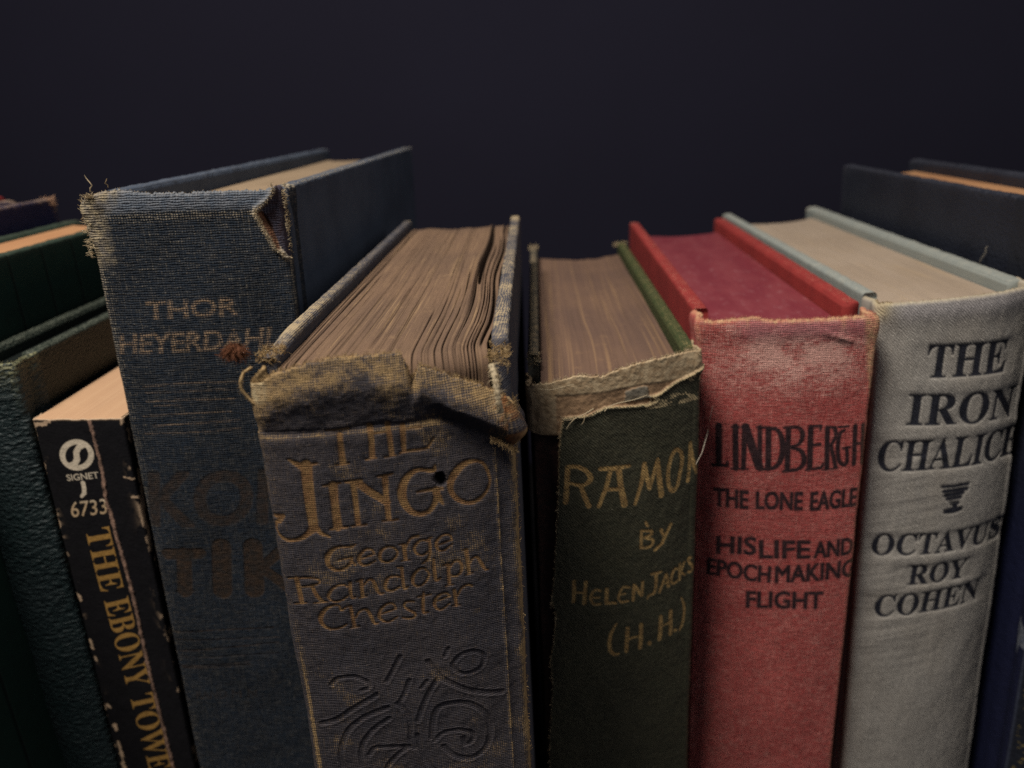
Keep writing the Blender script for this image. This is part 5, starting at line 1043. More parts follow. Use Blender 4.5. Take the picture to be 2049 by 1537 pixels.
# ================================================================== the olive green book with the bare spine head
def build_green_book():
    b = Book('hardback_book', 'olive green cloth book with its spine top torn away to cream backing and tan paper', 'book',
             -3.169, 27.181, 123.199, 0.154, 40.877, 0.0024, -0.0004)
    T = b.T
    prof = profile(T, 0.22, 2.2, 2.6, 0.154)
    UU, VV = grid_uv(T, 112)
    sdi = stroke_sd(UU, VV, rounded(DATA['ramona_ink'], 5)) - 0.05
    ink = ink_of(sdi, 0.14)
    green_sd = poly_sd(UU, VV, loop_edges(DATA['ramona_green']), pad=4.0)
    uu_, vv_ = np.meshgrid(UU, VV)
    inside = np.zeros_like(green_sd)
    green_sd = green_sd + (fbm(uu_ * 1.6, vv_ * 1.6, 3) - 0.5) * 0.35
    green = np.clip(0.5 - green_sd / 0.12, 0, 1)
    cream = mask_poly(UU, VV, DATA['ramona_cream'], 0.5)
    dark = mask_poly(UU, VV, DATA['ramona_shade'], 0.3)  # shade of the book standing forward, painted on the bare left strip
    patch = np.clip(0.5 - (poly_sd(UU, VV, loop_edges(DATA['ramona_patch'])) + (fbm(uu_ * 2, vv_ * 2, 5) - .5) * 0.6) / 0.2, 0, 1)
    scratch = ink_of(stroke_sd(UU, VV, DATA['ramona_scratch']), 0.15, 0.0)
    tp = np.array(DATA['ramona_top'])

    def lk(F, u, v):
        return sample(F, UU, VV, u, v)

    def top(u):
        return np.interp(u, tp[:, 0], tp[:, 1]) + (vnoise(u * 2, u * 0, 41) - .5) * 0.25 + (vnoise(u * 6, u * 0, 42) - .5) * 0.25

    def disp(u, v):
        g = lk(green, u, v)
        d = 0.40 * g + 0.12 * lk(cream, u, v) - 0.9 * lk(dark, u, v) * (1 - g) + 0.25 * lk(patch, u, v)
        e = lk(np.clip(green_sd, -3, 3), u, v)
        d = d + 0.16 * np.exp(-((e + 0.35) / 0.35) ** 2) * (v < 18)
        d = d + 0.5 * np.exp(-((u - 29.5) / 2.0) ** 2) * np.exp(-((v - 2.4) / 2.0) ** 2)
        d = d - 0.05 * lk(ink, u, v)
        return d + (fbm(u * 0.25, v * 0.1, 3) - 0.5) * 0.45 + (fbm(u * 1.5, v * 1.5, 7) - .5) * 0.12 * (1 + 0.4 * (1 - g))

    def fields(u, v):
        g = lk(green, u, v)
        e = lk(np.clip(green_sd, -3, 3), u, v)
        w = 0.05 * g + 0.9 * np.exp(-((e + 0.05) / 0.18) ** 2) + 0.5 * np.exp(-((v - top(u)) / 0.5) ** 2)
        w = w + 0.30 * lk(scratch, u, v) + 0.45 * np.exp(-np.abs(T + 0.3 - u) / 0.35)
        w = w + 0.75 * g * (v < 9) * (u > 20) * smooth(0.48, 0.62, fbm(u * 0.6, v * 0.9, 12))
        return dict(ink=lk(ink, u, v) * g, bare=(1 - g), creamy=lk(cream, u, v) * (1 - g), dark=np.clip(lk(dark, u, v) + 0.45 * (1 - smooth(3.5, 6.0, u)) * smooth(4, 7, v), 0, 1) * (1 - g), patch=lk(patch, u, v), wear=w)  # dark: painted shade, carried on over the lower left lining

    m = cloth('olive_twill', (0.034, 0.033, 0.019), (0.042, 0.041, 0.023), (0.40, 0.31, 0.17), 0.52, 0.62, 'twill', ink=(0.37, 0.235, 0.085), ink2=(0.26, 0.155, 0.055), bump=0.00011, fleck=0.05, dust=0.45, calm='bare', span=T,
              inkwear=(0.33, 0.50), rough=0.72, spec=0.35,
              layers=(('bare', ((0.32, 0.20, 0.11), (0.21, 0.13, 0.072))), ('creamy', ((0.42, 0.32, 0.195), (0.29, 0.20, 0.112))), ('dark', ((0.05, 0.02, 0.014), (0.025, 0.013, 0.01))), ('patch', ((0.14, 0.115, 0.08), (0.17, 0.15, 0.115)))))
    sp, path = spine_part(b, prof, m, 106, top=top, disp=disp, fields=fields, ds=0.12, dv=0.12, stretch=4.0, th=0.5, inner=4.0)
    bmL = cloth('grey_green_board_cloth', (0.050, 0.052, 0.048), (0.040, 0.045, 0.040), (0.30, 0.22, 0.13), 0.4, 0.4, bump=0.00012, fleck=0.2)
    bmR = cloth('green_board_cloth', (0.040, 0.055, 0.020), (0.050, 0.062, 0.026), (0.33, 0.25, 0.11), 0.4, 0.4, bump=0.00012, fleck=0.12)
    board_part(b, 0.3, 2.3, 6, 122, bmL, 'back_cover', -1, seed=22, wear_edge=0.55, label='grey-green back cover with a curled worn corner')
    board_part(b, T - 2.7, T - 0.3, 8.2, 122, bmR, 'front_cover', 1, seed=24, wear_edge=0.35)
    pm = paper('dusky_leaves', (0.128, 0.078, 0.058), (0.155, 0.093, 0.064), (0.33, 0.20, 0.10), 3.2, bump=0.00008, streak=0.012, dirt=(0.085, 0.053, 0.041))
    page_part(b, 2.5, T - 2.9, 3, 117, 3.2, pm, prof=lambda p: prof(p + 2.5) + 1.4, grooves=14, gdepth=0.10, np_=260, dq=0.5, concave=6.5, low=0.3, seed=15, round_r=1.5,
              wave=lambda p, y, z: 0.5 * np.sin(np.clip(y / 40, 0, 1) * np.pi) * np.sin(p / 25 * np.pi) + 0.25 * (fbm(y * 0.05, p * 0.05, 3) - .5))
    rng = np.random.default_rng(15)
    fs = []
    us = rng.uniform(-1.5, 30.5, 260)
    X, Y, NX, NY, TP = edge_roots(path, us)
    for x, y, nx, ny, t in zip(X, Y, NX, NY, TP):
        fs += fibres([(x - nx * .4, y - ny * .4, -t)], [(nx * .3, ny * .3 + .2, 1.0)], 0.5, 0.04, 0.9, rng=rng)
    gp = DATA['ramona_green']
    gp = [gp[i] for i in range(len(gp))]
    segs = [(np.array(gp[i]), np.array(gp[(i + 1) % len(gp)])) for i in range(len(gp))]
    segs = [(a, c) for a, c in segs if max(a[0], c[0]) < 31 and max(a[1], c[1]) < 112]
    for k in range(330):
        a, c = segs[rng.integers(0, len(segs))]
        q = a + (c - a) * rng.random()
        y = prof(np.array([q[0]]))[0] - 0.4
        fs += fibres([(q[0], y, -q[1])], [(rng.uniform(-1, .2), -0.5, rng.uniform(-.8, .8))], 0.6, 0.035, 0.8, rng=rng)

    def on(u, v, lift):
        return (u, prof(np.array([u]))[0] - 0.45 - lift, -v)

    def strand(pts, r):
        P = np.array([on(*q) for q in pts])
        s = np.linspace(0, len(P) - 1, 14)
        Pn = np.stack([np.interp(s, range(len(P)), P[:, i]) for i in range(3)], -1)
        for _ in range(2):
            Pn[1:-1] = (Pn[:-2] + 2 * Pn[1:-1] + Pn[2:]) / 4
        fs.append((Pn, np.linspace(r, r * 0.7, 14)))

    strand([(11.3, 7.6, .2), (9.6, 8.4, .5), (8.2, 8.8, .6), (7.2, 9.8, .5), (6.6, 10.9, .3)], 0.10)
    strand([(10.6, 8.2, .2), (9.8, 8.6, .5), (9.6, 9.6, .6), (9.2, 10.2, .4)], 0.07)
    strand([(13.2, 8.3, .2), (13.9, 7.3, .6), (15.6, 6.8, .7), (18.0, 6.8, .5), (20.6, 6.3, .2)], 0.09)
    strand([(2.0, 3.4, .3), (4.2, 3.6, .6), (6.0, 3.2, .4), (8, 2.9, .2)], 0.06)
    strand([(8.6, 8.9, .2), (7.6, 9.2, .5), (6.2, 9.2, .5), (5.6, 8.4, .3)], 0.07)
    for k in range(260):      # scuffed corners of the boards
        xx = rng.uniform(0.2, 2.4) if k % 2 else T - rng.uniform(0.2, 2.6)
        p = np.array([xx, 6.2 + rng.uniform(-.6, 2.2) - (0 if k % 2 else 1.0), -0.2 + rng.uniform(-1.6, 0.2)])
        fs += fibres([p], [(rng.normal(0, .6), -0.6, 0.5)], 0.7, 0.05, 1.0, rng=rng)
    for k in range(200):      # and of the far corners
        xx = rng.uniform(-0.2, 2.6) if k % 2 else T - rng.uniform(0.0, 3.8)
        p = np.array([xx, 121.5 - rng.uniform(0, 2.5), -0.3 - rng.uniform(0, 1.0)])
        fs += fibres([p], [(rng.normal(0, .8), 0.3, 0.6)], 1.2, 0.09, 1.1, rng=rng)
    b.threads('frayed_threads', fs, cream_thread)
    hr = [(np.array([(29.6, 2.0 + 0.0, -20.2), (31.0, 4, -19), (32.6, 7.5, -17.0), (33.8, 10.5, -14.4), (34.3, 11.4, -12.8)]), np.array([.05, .05, .05, .05, .03]))]
    b.threads('stray_hair', hr, pale_hair)
    return b


# ================================================================== the red book
def build_red_book():
    b = Book('hardback_book', 'faded red cloth book with dark block lettering and a red-stained top edge', 'book',
             28.74, 60.691, 139.586, -0.109, 37.869, -0.0059, -0.0133)
    T = b.T
    prof = profile(T, -0.08, 1.6, 3.0, -0.109)
    UU, VV = grid_uv(T, 122)
    sd = np.minimum(stroke_sd(UU, VV, rounded(DATA['lind_ink'], 5)) - 0.05, text_sd(UU, VV, DATA['lind_txt']) - 0.20)
    ink = ink_of(sd, 0.22)
    strip = mask_poly(UU, VV, DATA['lind_cream'], 0.8)
    tp = np.array(DATA['lind_top'])

    def lk(F, u, v):
        return sample(F, UU, VV, u, v)

    def top(u):
        return np.interp(u, tp[:, 0], tp[:, 1]) + 0.4 + (vnoise(u * 2.4, u * 0, 51) - .5) * 0.25 + (vnoise(u * 7, u * 0, 52) - .5) * 0.2

    def disp(u, v):
        d = 0.45 * np.exp(-((v - 2.2) / 2.4) ** 2) - 0.25 * np.exp(-((v - 0.4) / .5) ** 2)
        d = d + 0.30 * np.exp(-((v - 3.0 - 0.35 * (u - 22)) / 0.7) ** 2) * np.exp(-((u - 25) / 3.0) ** 2)
        return d + (fbm(u * 0.2, v * 0.1, 8) - .5) * 0.5 + (fbm(u * 1.2, v * 1.2, 9) - .5) * 0.1

    def fields(u, v):
        w = 0.16 + 0.92 * np.exp(-((v - 6.5) / 7.5) ** 2) * np.exp(-((u - 18) / 16.0) ** 2) * (0.25 + 0.95 * smooth(0.25, 0.78, 0.55 * fbm(u * 0.35, v * 0.5, 4) + 0.45 * fbm(u * 1.6, v * 2.6, 14))) + 0.10 * smooth(.45, .7, fbm(u * .12, v * .08, 6))
        cr = 0.95 * np.exp(-((v - top(u)) / 0.42) ** 2) + 0.7 * np.exp(-np.abs(T + 0.3 - u) / 0.5) + 0.4 * np.exp(-np.abs(u - .2) / 0.5) * np.exp(-v / 14)
        cr = cr + lk(strip, u, v) * (0.55 + 0.4 * vnoise(u * 2.5, v * 4, 4)) + 0.55 * np.exp(-((u - 25.2) / .5) ** 2) * np.exp(-(v / 2.2) ** 2) + 0.5 * np.exp(-((u - 8.6) / .3) ** 2) * np.exp(-(v / 1.6) ** 2)
        mauve = np.exp(-((v - 2.2) / 2.0) ** 2) * smooth(5, 10, u) * (0.5 + 0.6 * fbm(u * .3, v * .3, 3))
        return dict(ink=lk(ink, u, v), wear=w, edge=np.clip(cr, 0, 0.85), mauve=np.clip(mauve, 0, .8))

    m = cloth('faded_red_cloth', (0.40, 0.076, 0.068), (0.32, 0.054, 0.050), (0.66, 0.36, 0.30), 0.40, 0.36, wu=0.5, wv=0.9, streak=0.6, span=T, ink=(0.024, 0.013, 0.016), ink2=(0.040, 0.020, 0.022), bump=0.00019,
              fleck=0.22, dust=0.12, inkwear=(0.24, 0.42), layers=(('mauve', (0.40, 0.15, 0.16)), ('edge', ((0.58, 0.38, 0.20), (0.46, 0.20, 0.12)))))
    sp, path = spine_part(b, prof, m, 118, top=top, disp=disp, fields=fields, ds=0.125, dv=0.125, stretch=3.0, th=1.2)
    bm = cloth('bright_red_board_cloth', (0.29, 0.034, 0.031), (0.23, 0.027, 0.026), (0.60, 0.28, 0.20), 0.4, 0.4, bump=0.00005, fleck=0.04)
    board_part(b, 0.3, 3.2, 6, 125, bm, 'back_cover', -1, seed=32, wear_edge=0.30)
    board_part(b, T - 3.4, T - 0.3, 6, 125, bm, 'front_cover', 1, seed=34, wear_edge=0.25)
    s = Sh('red_stained_leaves')
    sm = s.noise((0.16, 0.06, 0.1), 4.0, 0.6)
    ln = s.noise((4.0, 0.03, 0.1), 3.0, 0.6)
    sc = s.noise((0.5, 0.22, 0.2), 5.0, 0.7, loc=(3, 3, 3))
    col = s.mix(s.ramp(sm, 0.35, 0.65), (0.20, 0.034, 0.046), (0.24, 0.05, 0.06))
    col = s.mix(s.mul(s.ramp(sc, 0.52, 0.75), 0.5), col, (0.36, 0.16, 0.17))
    col = s.mix(s.mul(s.ramp(ln, 0.5, 0.8), 0.25), col, (0.15, 0.02, 0.035))
    pm = s.finish(col, 0.42, s.add(ln, s.mul(sc, 0.6)), 0.00004, 1.0, 0.4)
    page_part(b, 3.4, T - 3.6, 3, 120, 4.0, pm, prof=lambda p: prof(p + 3.4) + 1.8, grooves=10, gdepth=0.06, np_=150, dq=0.8, concave=5, low=0.12, seed=25, round_r=1.0)
    rng = np.random.default_rng(25)
    fs = []
    us = rng.uniform(-3, T + 3, 420)
    X, Y, NX, NY, TP = edge_roots(path, us)
    for x, y, nx, ny, t in zip(X, Y, NX, NY, TP):
        fs += fibres([(x - nx * .5, y - ny * .5, -t)], [(nx * .2, ny * .2 + .3, 1.0)], 0.42, 0.04, 0.8, rng=rng)
    for k in range(220):
        y = 6 + 40 * rng.random() ** 1.7
        xx = T - 0.6 - rng.random() * 2.4 if k % 2 else 0.5 + rng.random() * 1.5
        fs += fibres([(xx, y, -0.1)], [(rng.normal(0, .5), -.2, 1)], 0.5, 0.035, 0.8, rng=rng)
    b.threads('frayed_threads', fs, red_thread)
    return b


# ================================================================== the pale grey book
def build_grey_book():
    b = Book('hardback_book', 'pale grey twill book with sunken navy lettering and a small goblet emblem on its spine', 'book',
             62.512, 94.6, 143.412, 0.0505, 37.326, -0.0359, -0.0033)
    T = b.T
    base = profile(T, 0.16, 3.0, 2.2, 0.0505)

    def prof(x):            # the round of the spine falls away faster on its right
        return base(x) + 0.6 * np.clip((x / T - 0.60) / 0.40, 0, 1) ** 2

    UU, VV = grid_uv(T, 128)
    sd = np.minimum(text_sd(UU, VV, DATA['chal_txt']) - 0.05, stroke_sd(UU, VV, DATA['chal_ink']))
    ink = ink_of(sd, 0.13)
    press = ink_of(sd, 0.5, 0.12)
    bands = [np.array(it['q']) for it in DATA['chal_txt']]

    def lk(F, u, v):
        return sample(F, UU, VV, u, v)

    def top(u):
        return 0.25 * np.exp(-np.maximum(u, 0) / 2.0) + (vnoise(u * 2.4, u * 0, 61) - .5) * 0.15

    def disp(u, v):
        d = 0.35 * np.exp(-((v - 2.0) / 2.5) ** 2)
        for q in bands:
            vb = q[0, 1] + (u - q[0, 0]) * (q[1, 1] - q[0, 1]) / (q[1, 0] - q[0, 0])
            hgt = q[0, 1] - q[2, 1]
            mid, hw = vb - hgt / 2, hgt / 2 + 0.25
            on = smooth(q[0, 0] - 5, q[0, 0] + 1, u) * (1 - smooth(q[1, 0] - 1, q[1, 0] + 4, u))
            d = d - 0.24 * on * np.exp(-(np.abs(v - mid) / hw) ** 6)
        wr = fbm(u * 0.05 + 0.04 * v, v * 0.42 + 0.05 * u, 14, 3) - 0.5
        d = d + 0.34 * wr * np.exp(-((u - 5) / 13.0) ** 2) * smooth(20, 34, v) * (1 - 0.75 * smooth(76, 88, v))
        d = d - 0.14 * lk(press, u, v)
        return d + (fbm(u * 0.15, v * 0.06, 8) - .5) * 0.7 + (fbm(u * 1.2, v * 1.2, 9) - .5) * 0.05

    def fields(u, v):
        cr = 0.9 * np.exp(-((v - top(u)) / 0.35) ** 2) * 0.7 + 0.85 * np.exp(-((u - 0.6) / 1.3) ** 2) * (1 - smooth(1.5, 4.5, v))
        cr = cr + 0.8 * np.exp(-((u - T) / 1.4) ** 2) * (1 - smooth(.5, 3, v))
        lav = np.exp(-((v - 1.6) / 2.2) ** 2) * smooth(2, 5, u)
        stain = smooth(.5, .75, fbm(u * .09, v * .05, 3))
        return dict(ink=lk(ink, u, v), edge=np.clip(cr, 0, .9), lav=lav * .7, stain=stain * .18, wear=0.05 + 0 * u)

    m = cloth('pale_grey_twill', (0.365, 0.338, 0.298), (0.325, 0.298, 0.26), (0.47, 0.44, 0.39), 0.56, 0.66, 'twill', ink=(0.012, 0.013, 0.020), ink2=(0.020, 0.021, 0.031), bump=0.00015, fleck=0.22, dust=0.0, grain=0.12,
              inkwear=(0.10, 0.26), rough=0.7, spec=0.3, span=T, pre=(('stain', (0.33, 0.28, 0.215)), ('lav', (0.40, 0.37, 0.37))), layers=(('edge', ((0.52, 0.43, 0.25), (0.40, 0.32, 0.2))),))
    sp, path = spine_part(b, prof, m, 124, top=top, disp=disp, fields=fields, ds=0.125, dv=0.125, stretch=3.0, th=1.2)
    bm = cloth('grey_blue_board_cloth', (0.27, 0.29, 0.265), (0.24, 0.265, 0.25), (0.42, 0.40, 0.33), 0.42, 0.42, bump=0.00004, fleck=0.08)
    board_part(b, 0.3, 3.0, 6, 128, bm, 'back_cover', -1, seed=42, wear_edge=0.45)
    board_part(b, T - 3.4, T - 0.3, 7.6, 128, bm, 'front_cover', 1, seed=44, wear_edge=0.45)
    pm = paper('greyish_leaves', (0.35, 0.27, 0.20), (0.39, 0.305, 0.23), (0.44, 0.32, 0.195), 5.0, bump=0.00008, dirt=(0.27, 0.205, 0.15))
    page_part(b, 3.2, T - 3.6, 3, 122, 3.0, pm, prof=lambda p: prof(p + 3.2) + 1.6, grooves=14, gdepth=0.06, np_=150, dq=0.8, concave=6, low=0.15, seed=35, round_r=1.2)
    rng = np.random.default_rng(35)
    fs = []
    us = np.concatenate([rng.uniform(-3, 2.5, 180), rng.uniform(2, T - 2, 60), rng.uniform(T - 2, T + 3, 150)])
    X, Y, NX, NY, TP = edge_roots(path, us)
    for x, y, nx, ny, t in zip(X, Y, NX, NY, TP):
        fs += fibres([(x - nx * .5, y - ny * .5, -t)], [(nx * .2, ny * .2 + .3, 1.0)], 0.4, 0.035, 0.8, rng=rng)
    b.threads('frayed_threads', fs, cream_thread)
    return b


# ================================================================== the thin black paperback
def build_paperback():
    b = Book('paperback_book', 'thin black paperback with a white ring emblem and gold title running down its creased spine', 'book',
             -91.0, -74.7, 124.0, 0.0, 47.4, 0.0285, 0.0)
    T = b.T
    prof = profile(T, 0.0, 0.25, 4.0, 0.0)
    UU, VV = grid_uv(T, 92, 0.05)
    sd = np.minimum(stroke_sd(UU, VV, DATA['ebony_ink']), text_sd(UU, VV, DATA['ebony_txt']) - 0.02)
    ink = ink_of(sd, 0.10)
    gold = ink_of(text_sd(UU, VV, DATA['ebony_gold']), 0.10)
    uu_, vv_ = np.meshgrid(UU, VV)
    cr = stroke_sd(UU, VV, [DATA['ebony_crease']], pad=2.0)
    cr = cr + (fbm(uu_ * 1.6, vv_ * 1.6, 3) - .5) * 0.5
    spots = ink_of(stroke_sd(UU, VV, DATA['ebony_spots'], pad=2) + (fbm(uu_ * 1.5, vv_ * 1.5, 6) - .5) * 1.0, 0.2)

    def lk(F, u, v):
        return sample(F, UU, VV, u, v)

    def top(u):
        return (vnoise(u * 1.2, u * 0, 71) - .5) * 0.15 + 0.05

    def disp(u, v):
        c = lk(np.clip(cr, -2, 4), u, v)
        return 0.22 * np.exp(-(c / 0.28) ** 2) * (0.6 + .8 * vnoise(u, v * .9, 4)) + (fbm(u * .4, v * .2, 5) - .5) * 0.25 + 0.04 * (fbm(u * 2, v * 2, 5) - .5)

    def fields(u, v):
        c = lk(np.clip(cr, -2, 4), u, v)
        w = np.exp(-(np.maximum(c - 0.05, 0) / 0.13) ** 2) * (0.45 + 0.9 * vnoise(u * 1.1, v * 0.8, 14))
        chip = lk(spots, u, v)
        e = np.exp(-((v - top(u)) / 0.22) ** 2) * 0.95
        e = np.maximum(e, smooth(.58, .66, fbm(u * .5, v * .22, 19)) * np.exp(-np.maximum(T - 0.3 - u, 0) / 0.35))
        e = np.maximum(e, smooth(.62, .7, fbm(u * .5, v * .4, 29)) * np.exp(-np.maximum(u - .2, 0) / 0.3))
        e = np.maximum(e, smooth(-0.4, -1.2, -0.0 - v + 1.2) * 0)
        return dict(ink=lk(ink, u, v), gold=lk(gold, u, v), chip=np.maximum(chip, e), crease=np.clip(w, 0, 1), wear=0 * u)

    s = Sh('black_card_cover')
    n = s.noise(0.5, 4.0, 0.6)
    f = s.noise(2.4, 4.0, 0.65, loc=(4, 2, 2))
    col = s.mix(n, (0.0075, 0.007, 0.0085), (0.011, 0.010, 0.011))
    col = s.mix(s.mul(s.ramp(s.noise(3.0, 2.0, loc=(9, 9, 1)), 0.74, 0.8), 0.25), col, (0.3, 0.25, 0.22))
    col = s.mix(s.mul(s.attr('ink'), s.ramp(f, 0.2, 0.4)), col, s.mix(s.ramp(s.sxyz(s.uv)[1], 15.0, 17.5), (0.66, 0.56, 0.42), (0.52, 0.37, 0.22)))
    col = s.mix(s.mul(s.attr('gold'), s.ramp(f, 0.22, 0.42)), col, (0.36, 0.20, 0.055))
    col = s.mix(s.mul(s.attr('crease'), s.ramp(f, 0.25, 0.5)), col, s.mix(n, (0.33, 0.20, 0.13), (0.24, 0.15, 0.12)))
    col = s.mix(s.attr('chip'), col, s.mix(f, (0.60, 0.44, 0.29), (0.45, 0.30, 0.19)))
    m = s.finish(col, 0.5, s.add(f, s.mul(n, .5)), 0.00006, 1.0, 0.3)
    sp, path = spine_part(b, prof, m, 88, top=top, disp=disp, fields=fields, ds=0.09, dv=0.1, stretch=2.0, th=0.3, corner=0.5, groove=0.0, side=3.0, inner=1.0)
    cm = plain('black_cover_card', (0.009, 0.008, 0.010), None, 0.45)
    board_part(b, 0.02, 0.36, 2.6, 106, cm, 'back_cover', -1, seed=52, round_=0.15, rough_edge=0.02)
    board_part(b, T - 0.36, T - 0.02, 2.6, 106, cm, 'front_cover', 1, seed=54, round_=0.15, rough_edge=0.02)
    pm = paper('tan_pulp_leaves', (0.50, 0.31, 0.18), (0.46, 0.28, 0.165), (0.54, 0.35, 0.21), 4.0, bump=0.00003, streak=0.02)
    page_part(b, 0.4, T - 0.4, 0.35, 105.8, 0.02, pm, prof=lambda p: prof(p + .4) + 0.32, grooves=6, gdepth=0.04, np_=120, dq=1.0, concave=0, low=0.08, seed=45, round_r=0.15)
    return b


# ================================================================== plain hardbacks at both ends of the row
def simple_book(label, x0, x1, D, h, lean, W, spine_m, board_m, page_m, ztop, prof_args=(0, 2.0, 2.6), t=2.6, fields=None, disp=None, top=None, fine_to=60, ds=0.3, dv=0.3, wear_edge=0.5, back_label=None,
                yaw=0.0, concave=3.0, side=7.0):
    b = Book('hardback_book', label, 'book', x0, x1, D, 0.0, h, lean, yaw)
    prof = profile(b.T, prof_args[0], prof_args[1], prof_args[2], 0.0)
    sp, path = spine_part(b, prof, spine_m, fine_to, ds=ds, dv=dv, fields=fields, disp=disp, top=top, th=1.0, side=side)
    board_part(b, 0.3, t + 0.3, 6, W, board_m, 'back_cover', -1, seed=int(abs(x0)) + 1, wear_edge=wear_edge)
    board_part(b, b.T - t - 0.3, b.T - 0.3, 6, W, board_m, 'front_cover', 1, seed=int(abs(x0)) + 2, wear_edge=wear_edge)
    page_part(b, t + 0.4, b.T - t - 0.4, 3, W - 4, ztop, page_m, prof=lambda p: prof(p + t + .4) + 1.6, grooves=8, gdepth=0.06, np_=80, dq=1.2, concave=concave, low=0.1, seed=int(abs(x0)), round_r=1.0)
    return b, prof, path


def build_end_books():
    orange = paper('orange_tan_leaves', (0.44, 0.23, 0.11), (0.40, 0.20, 0.095), (0.47, 0.27, 0.14), 4.0, bump=0.00004)
    # green leather, just left of the paperback
    gl = leather('green_leather', (0.011, 0.022, 0.023), (0.017, 0.027, 0.029), (0.26, 0.25, 0.13), 0.9, 0.00040, 0.48)
    gb = leather('dark_green_leather', (0.007, 0.015, 0.012), (0.006, 0.012, 0.010), (0.16, 0.17, 0.13), 1.2, 0.00015, 0.5)

    def f_green(u, v):
        w = np.exp(-np.maximum(v - 0.2, 0) / 1.6) * (0.6 + 0.8 * vnoise(u * 2, v * 2, 3)) + 0.7 * np.exp(-((u - 11.4) / .5) ** 2) * np.exp(-v / 3)
        return dict(wear=np.clip(w, 0, 1))

    def d_green(u, v):
        return 0.30 * np.exp(-((u - 6) / 3.5) ** 2) + (fbm(u * .15, v * .1, 3) - .5) * .6 + (fbm(u * 1.1, v * 1.8, 6) - .5) * 0.22

    b, prof, path = simple_book('green pebbled leather book with a grooved spine, pressed against the black paperback', -104.2, -92.0, 125.2, 36.9, 0.026, 108, gl, gb, plain('dark_stained_leaves', (0.006, 0.009, 0.008), None, 0.6), 2.6,
                                (0.0, 1.6, 2.2), fields=f_green, disp=d_green, fine_to=125, ds=0.16, dv=0.16, wear_edge=0.55)
    rng = np.random.default_rng(8)
    fs = []
    us = rng.uniform(2, 15, 260)
    X, Y, NX, NY, TP = edge_roots(path, us)
    for x, y, nx, ny, t in zip(X, Y, NX, NY, TP):
        fs += fibres([(x - nx * .4, y - ny * .4, -t - rng.random() * .4)], [(nx * .4, ny * .4, .8)], 0.5, 0.04, 0.8, rng=rng)
    b.threads('frayed_threads', fs, fibre_mat('olive_threads', (0.26, 0.24, 0.13), (0.12, 0.12, 0.07)))
    # the tall dark green one beyond it
    s = Sh('dark_green_cloth')
    x, y, z = s.sxyz(s.uv)
    n = s.noise(0.4, 4.0, 0.6)
    rule = s.m('ABSOLUTE', s.m('SINE', s.mul(s.add(x, 2.0), math.pi / 11.0)))
    col = s.mix(n, (0.010, 0.026, 0.018), (0.012, 0.042, 0.032))
    col = s.mix(s.mul(s.sub(1.0, s.ramp(rule, 0.0, 0.16)), s.ramp(s.m('MULTIPLY', y, 1.0), 2.0, 5.0)), col, (0.006, 0.013, 0.010))
    col = s.mix(s.mul(s.attr('wear'), 0.35), col, (0.20, 0.16, 0.11))
    dg = s.finish(col, 0.75, s.mul(s.ramp(rule, 0.0, 0.2), 1.0), 0.00015, 1.0, 0.25)
    simple_book('tall dark green book with upright grooves on its cover, left of the green leather book', -125.2, -104.9, 85.0, 21.9, 0.0, 121, plain('dark_maroon_spine', (0.020, 0.010, 0.014), None, 0.7), dg, orange, 1.1, ds=0.5, dv=0.5, wear_edge=0.35)
    # navy, then red, at the far left
    nv = plain('navy_cloth', (0.010, 0.012, 0.040), (0.013, 0.014, 0.045), 0.7, 0.3)
    nvb = cloth('navy_board_cloth', (0.010, 0.012, 0.042), (0.013, 0.014, 0.048), (0.26, 0.18, 0.13), 0.4, 0.4, bump=0.0001, fleck=0.03)
    bb, _, _ = simple_book('navy blue book with a rubbed tan corner, left of the tall dark green book', -139.5, -126.0, 84.0, 15.8, 0.0, 119, nv, nvb, orange, 4.0, ds=0.5, dv=0.5, wear_edge=0.6)
    rng = np.random.default_rng(18)
    fs = []
    for k in range(160):
        fs += fibres([(bb.T - 0.2 - rng.random() * 2, 118.6 - rng.random() * 3.0, -rng.random() * 2.0)], [(.6, .3, .6)], 0.9, 0.12, 0.8, rng=rng)
    bb.threads('rubbed_corner', fs, fibre_mat('tan_board', (0.40, 0.24, 0.15), (0.3, 0.18, 0.12)))
    rd = plain('crimson_cloth', (0.22, 0.022, 0.022), (0.26, 0.03, 0.028), 0.8, 0.3)
    simple_book('red book at the end of the row beyond the navy one, barely in view', -156.0, -140.2, 92.0, 14.9, 0.0, 113, rd, rd, orange, 4.0, ds=0.5, dv=0.5)
    # black book on the right
    T = 24.5

    def f_black(u, v):
        chip = np.clip(0.5 - poly_sd_pts(u, v, [(-3.2, 86.5), (-1.0, 88.0), (1.6, 91.5), (1.4, 93.0), (-1.6, 92.6), (-2.3, 95.5), (-3.4, 90.0)]) / 0.3, 0, 1)
        fl = smooth(0.66, 0.72, fbm(u * 0.9, v * 1.5, 9)) * (u > 1.0) * (v > 92)
        line = np.exp(-((u - 0.3) / .16) ** 2) * (v > 88)
        navy = (1 - smooth(-0.3, 0.2, u)) * smooth(35, 75, v)
        return dict(wear=0.05 * line + 0 * u, chip=chip, fleck=np.clip(fl + 0 * line, 0, 1), navy=navy, rim=line)

    s = Sh('black_spine_cloth')
    n = s.noise(1.0, 4.0, 0.6)
    col = s.mix(n, (0.012, 0.014, 0.021), (0.015, 0.017, 0.025))
    col = s.mix(s.attr('navy'), col, s.mix(n, (0.006, 0.008, 0.028), (0.008, 0.010, 0.034)))
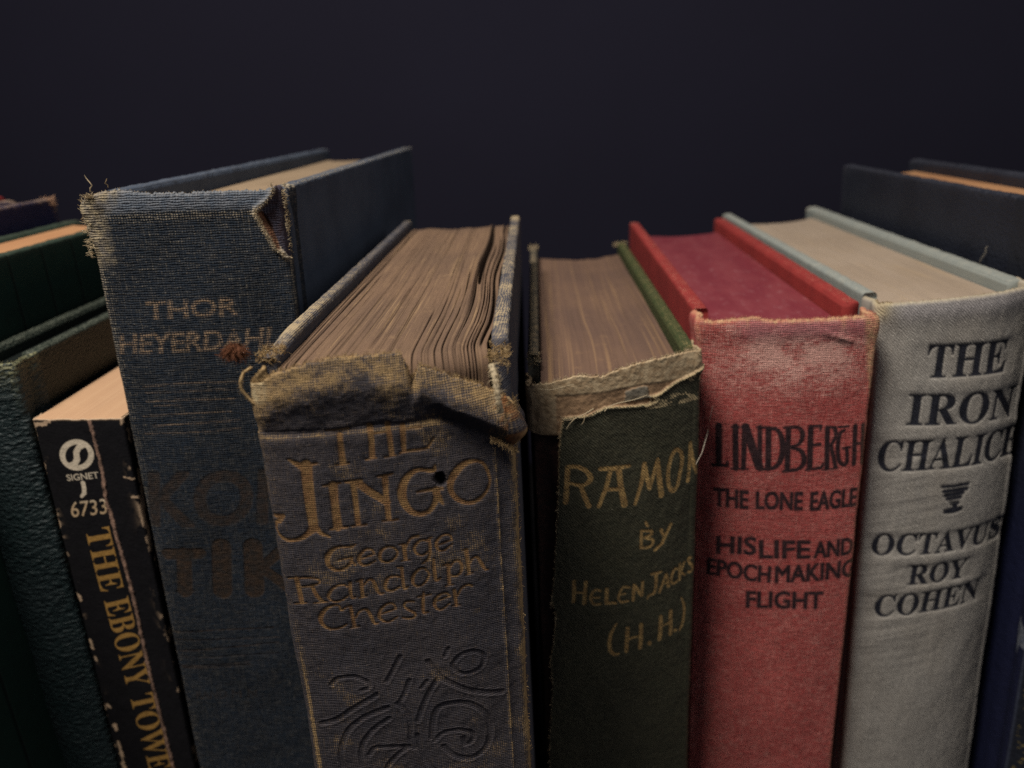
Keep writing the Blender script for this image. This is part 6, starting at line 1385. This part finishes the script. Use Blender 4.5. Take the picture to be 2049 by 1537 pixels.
    col = s.mix(s.mul(s.attr('rim'), 0.35), col, (0.10, 0.12, 0.2))
    col = s.mix(s.attr('fleck'), col, (0.26, 0.20, 0.07))
    col = s.mix(s.attr('chip'), col, s.mix(s.ramp(n, .4, .6), (0.16, 0.17, 0.19), (0.07, 0.08, 0.11)))
    bs = s.finish(col, 0.6, n, 0.0002, 1.0, 0.3)
    bk = leather('black_board_leather', (0.016, 0.019, 0.030), (0.012, 0.014, 0.023), (0.10, 0.10, 0.12), 0.9, 0.00020, 0.55)
    b, _, _ = simple_book('black and navy book at the right end, rising behind the pale grey book', 97.0, 120.9, 139.0, 21.8, -0.036, 118, bs, bk, orange, 3.4, (0.0, 2.0, 2.4), fields=f_black,
                          disp=lambda u, v: 0.35 * (u > 0.2) * (v > 90) + (fbm(u * .5, v * .3, 3) - .5) * .3, fine_to=140, ds=0.2, dv=0.2, wear_edge=0.35, side=24.0)
    hs = []
    for dx in (0, 0.5):
        q = np.array([(-0.15, 34.0 + dx, -17.0), (-0.5, 33.2 + dx * .4, -15.6), (-0.6, 32.6, -14.2 - dx), (-0.6, 31.3 - dx, -12.6), (-0.7, 31.0, -11.6), (-0.6, 30.4 + dx, -11.2)])
        hs.append((q, np.full(6, 0.045)))
    b.threads('stray_hair', hs, pale_hair)


def poly_sd_pts(X, Y, pts):
    d2 = np.full(X.shape, 1e9)
    ins = np.zeros(X.shape, bool)
    for (x0, y0), (x1, y1) in loop_edges(pts):
        dx, dy = x1 - x0, y1 - y0
        t = np.clip(((X - x0) * dx + (Y - y0) * dy) / (dx * dx + dy * dy + 1e-12), 0, 1)
        np.minimum(d2, (X - x0 - t * dx) ** 2 + (Y - y0 - t * dy) ** 2, out=d2)
        if y0 != y1:
            ins ^= (Y >= min(y0, y1)) & (Y < max(y0, y1)) & (X < x0 + (Y - y0) * dx / dy)
    return np.where(ins, -1, 1) * np.sqrt(d2)


build_blue_book()
build_torn_book()
build_green_book()
build_red_book()
build_grey_book()
build_paperback()
build_end_books()
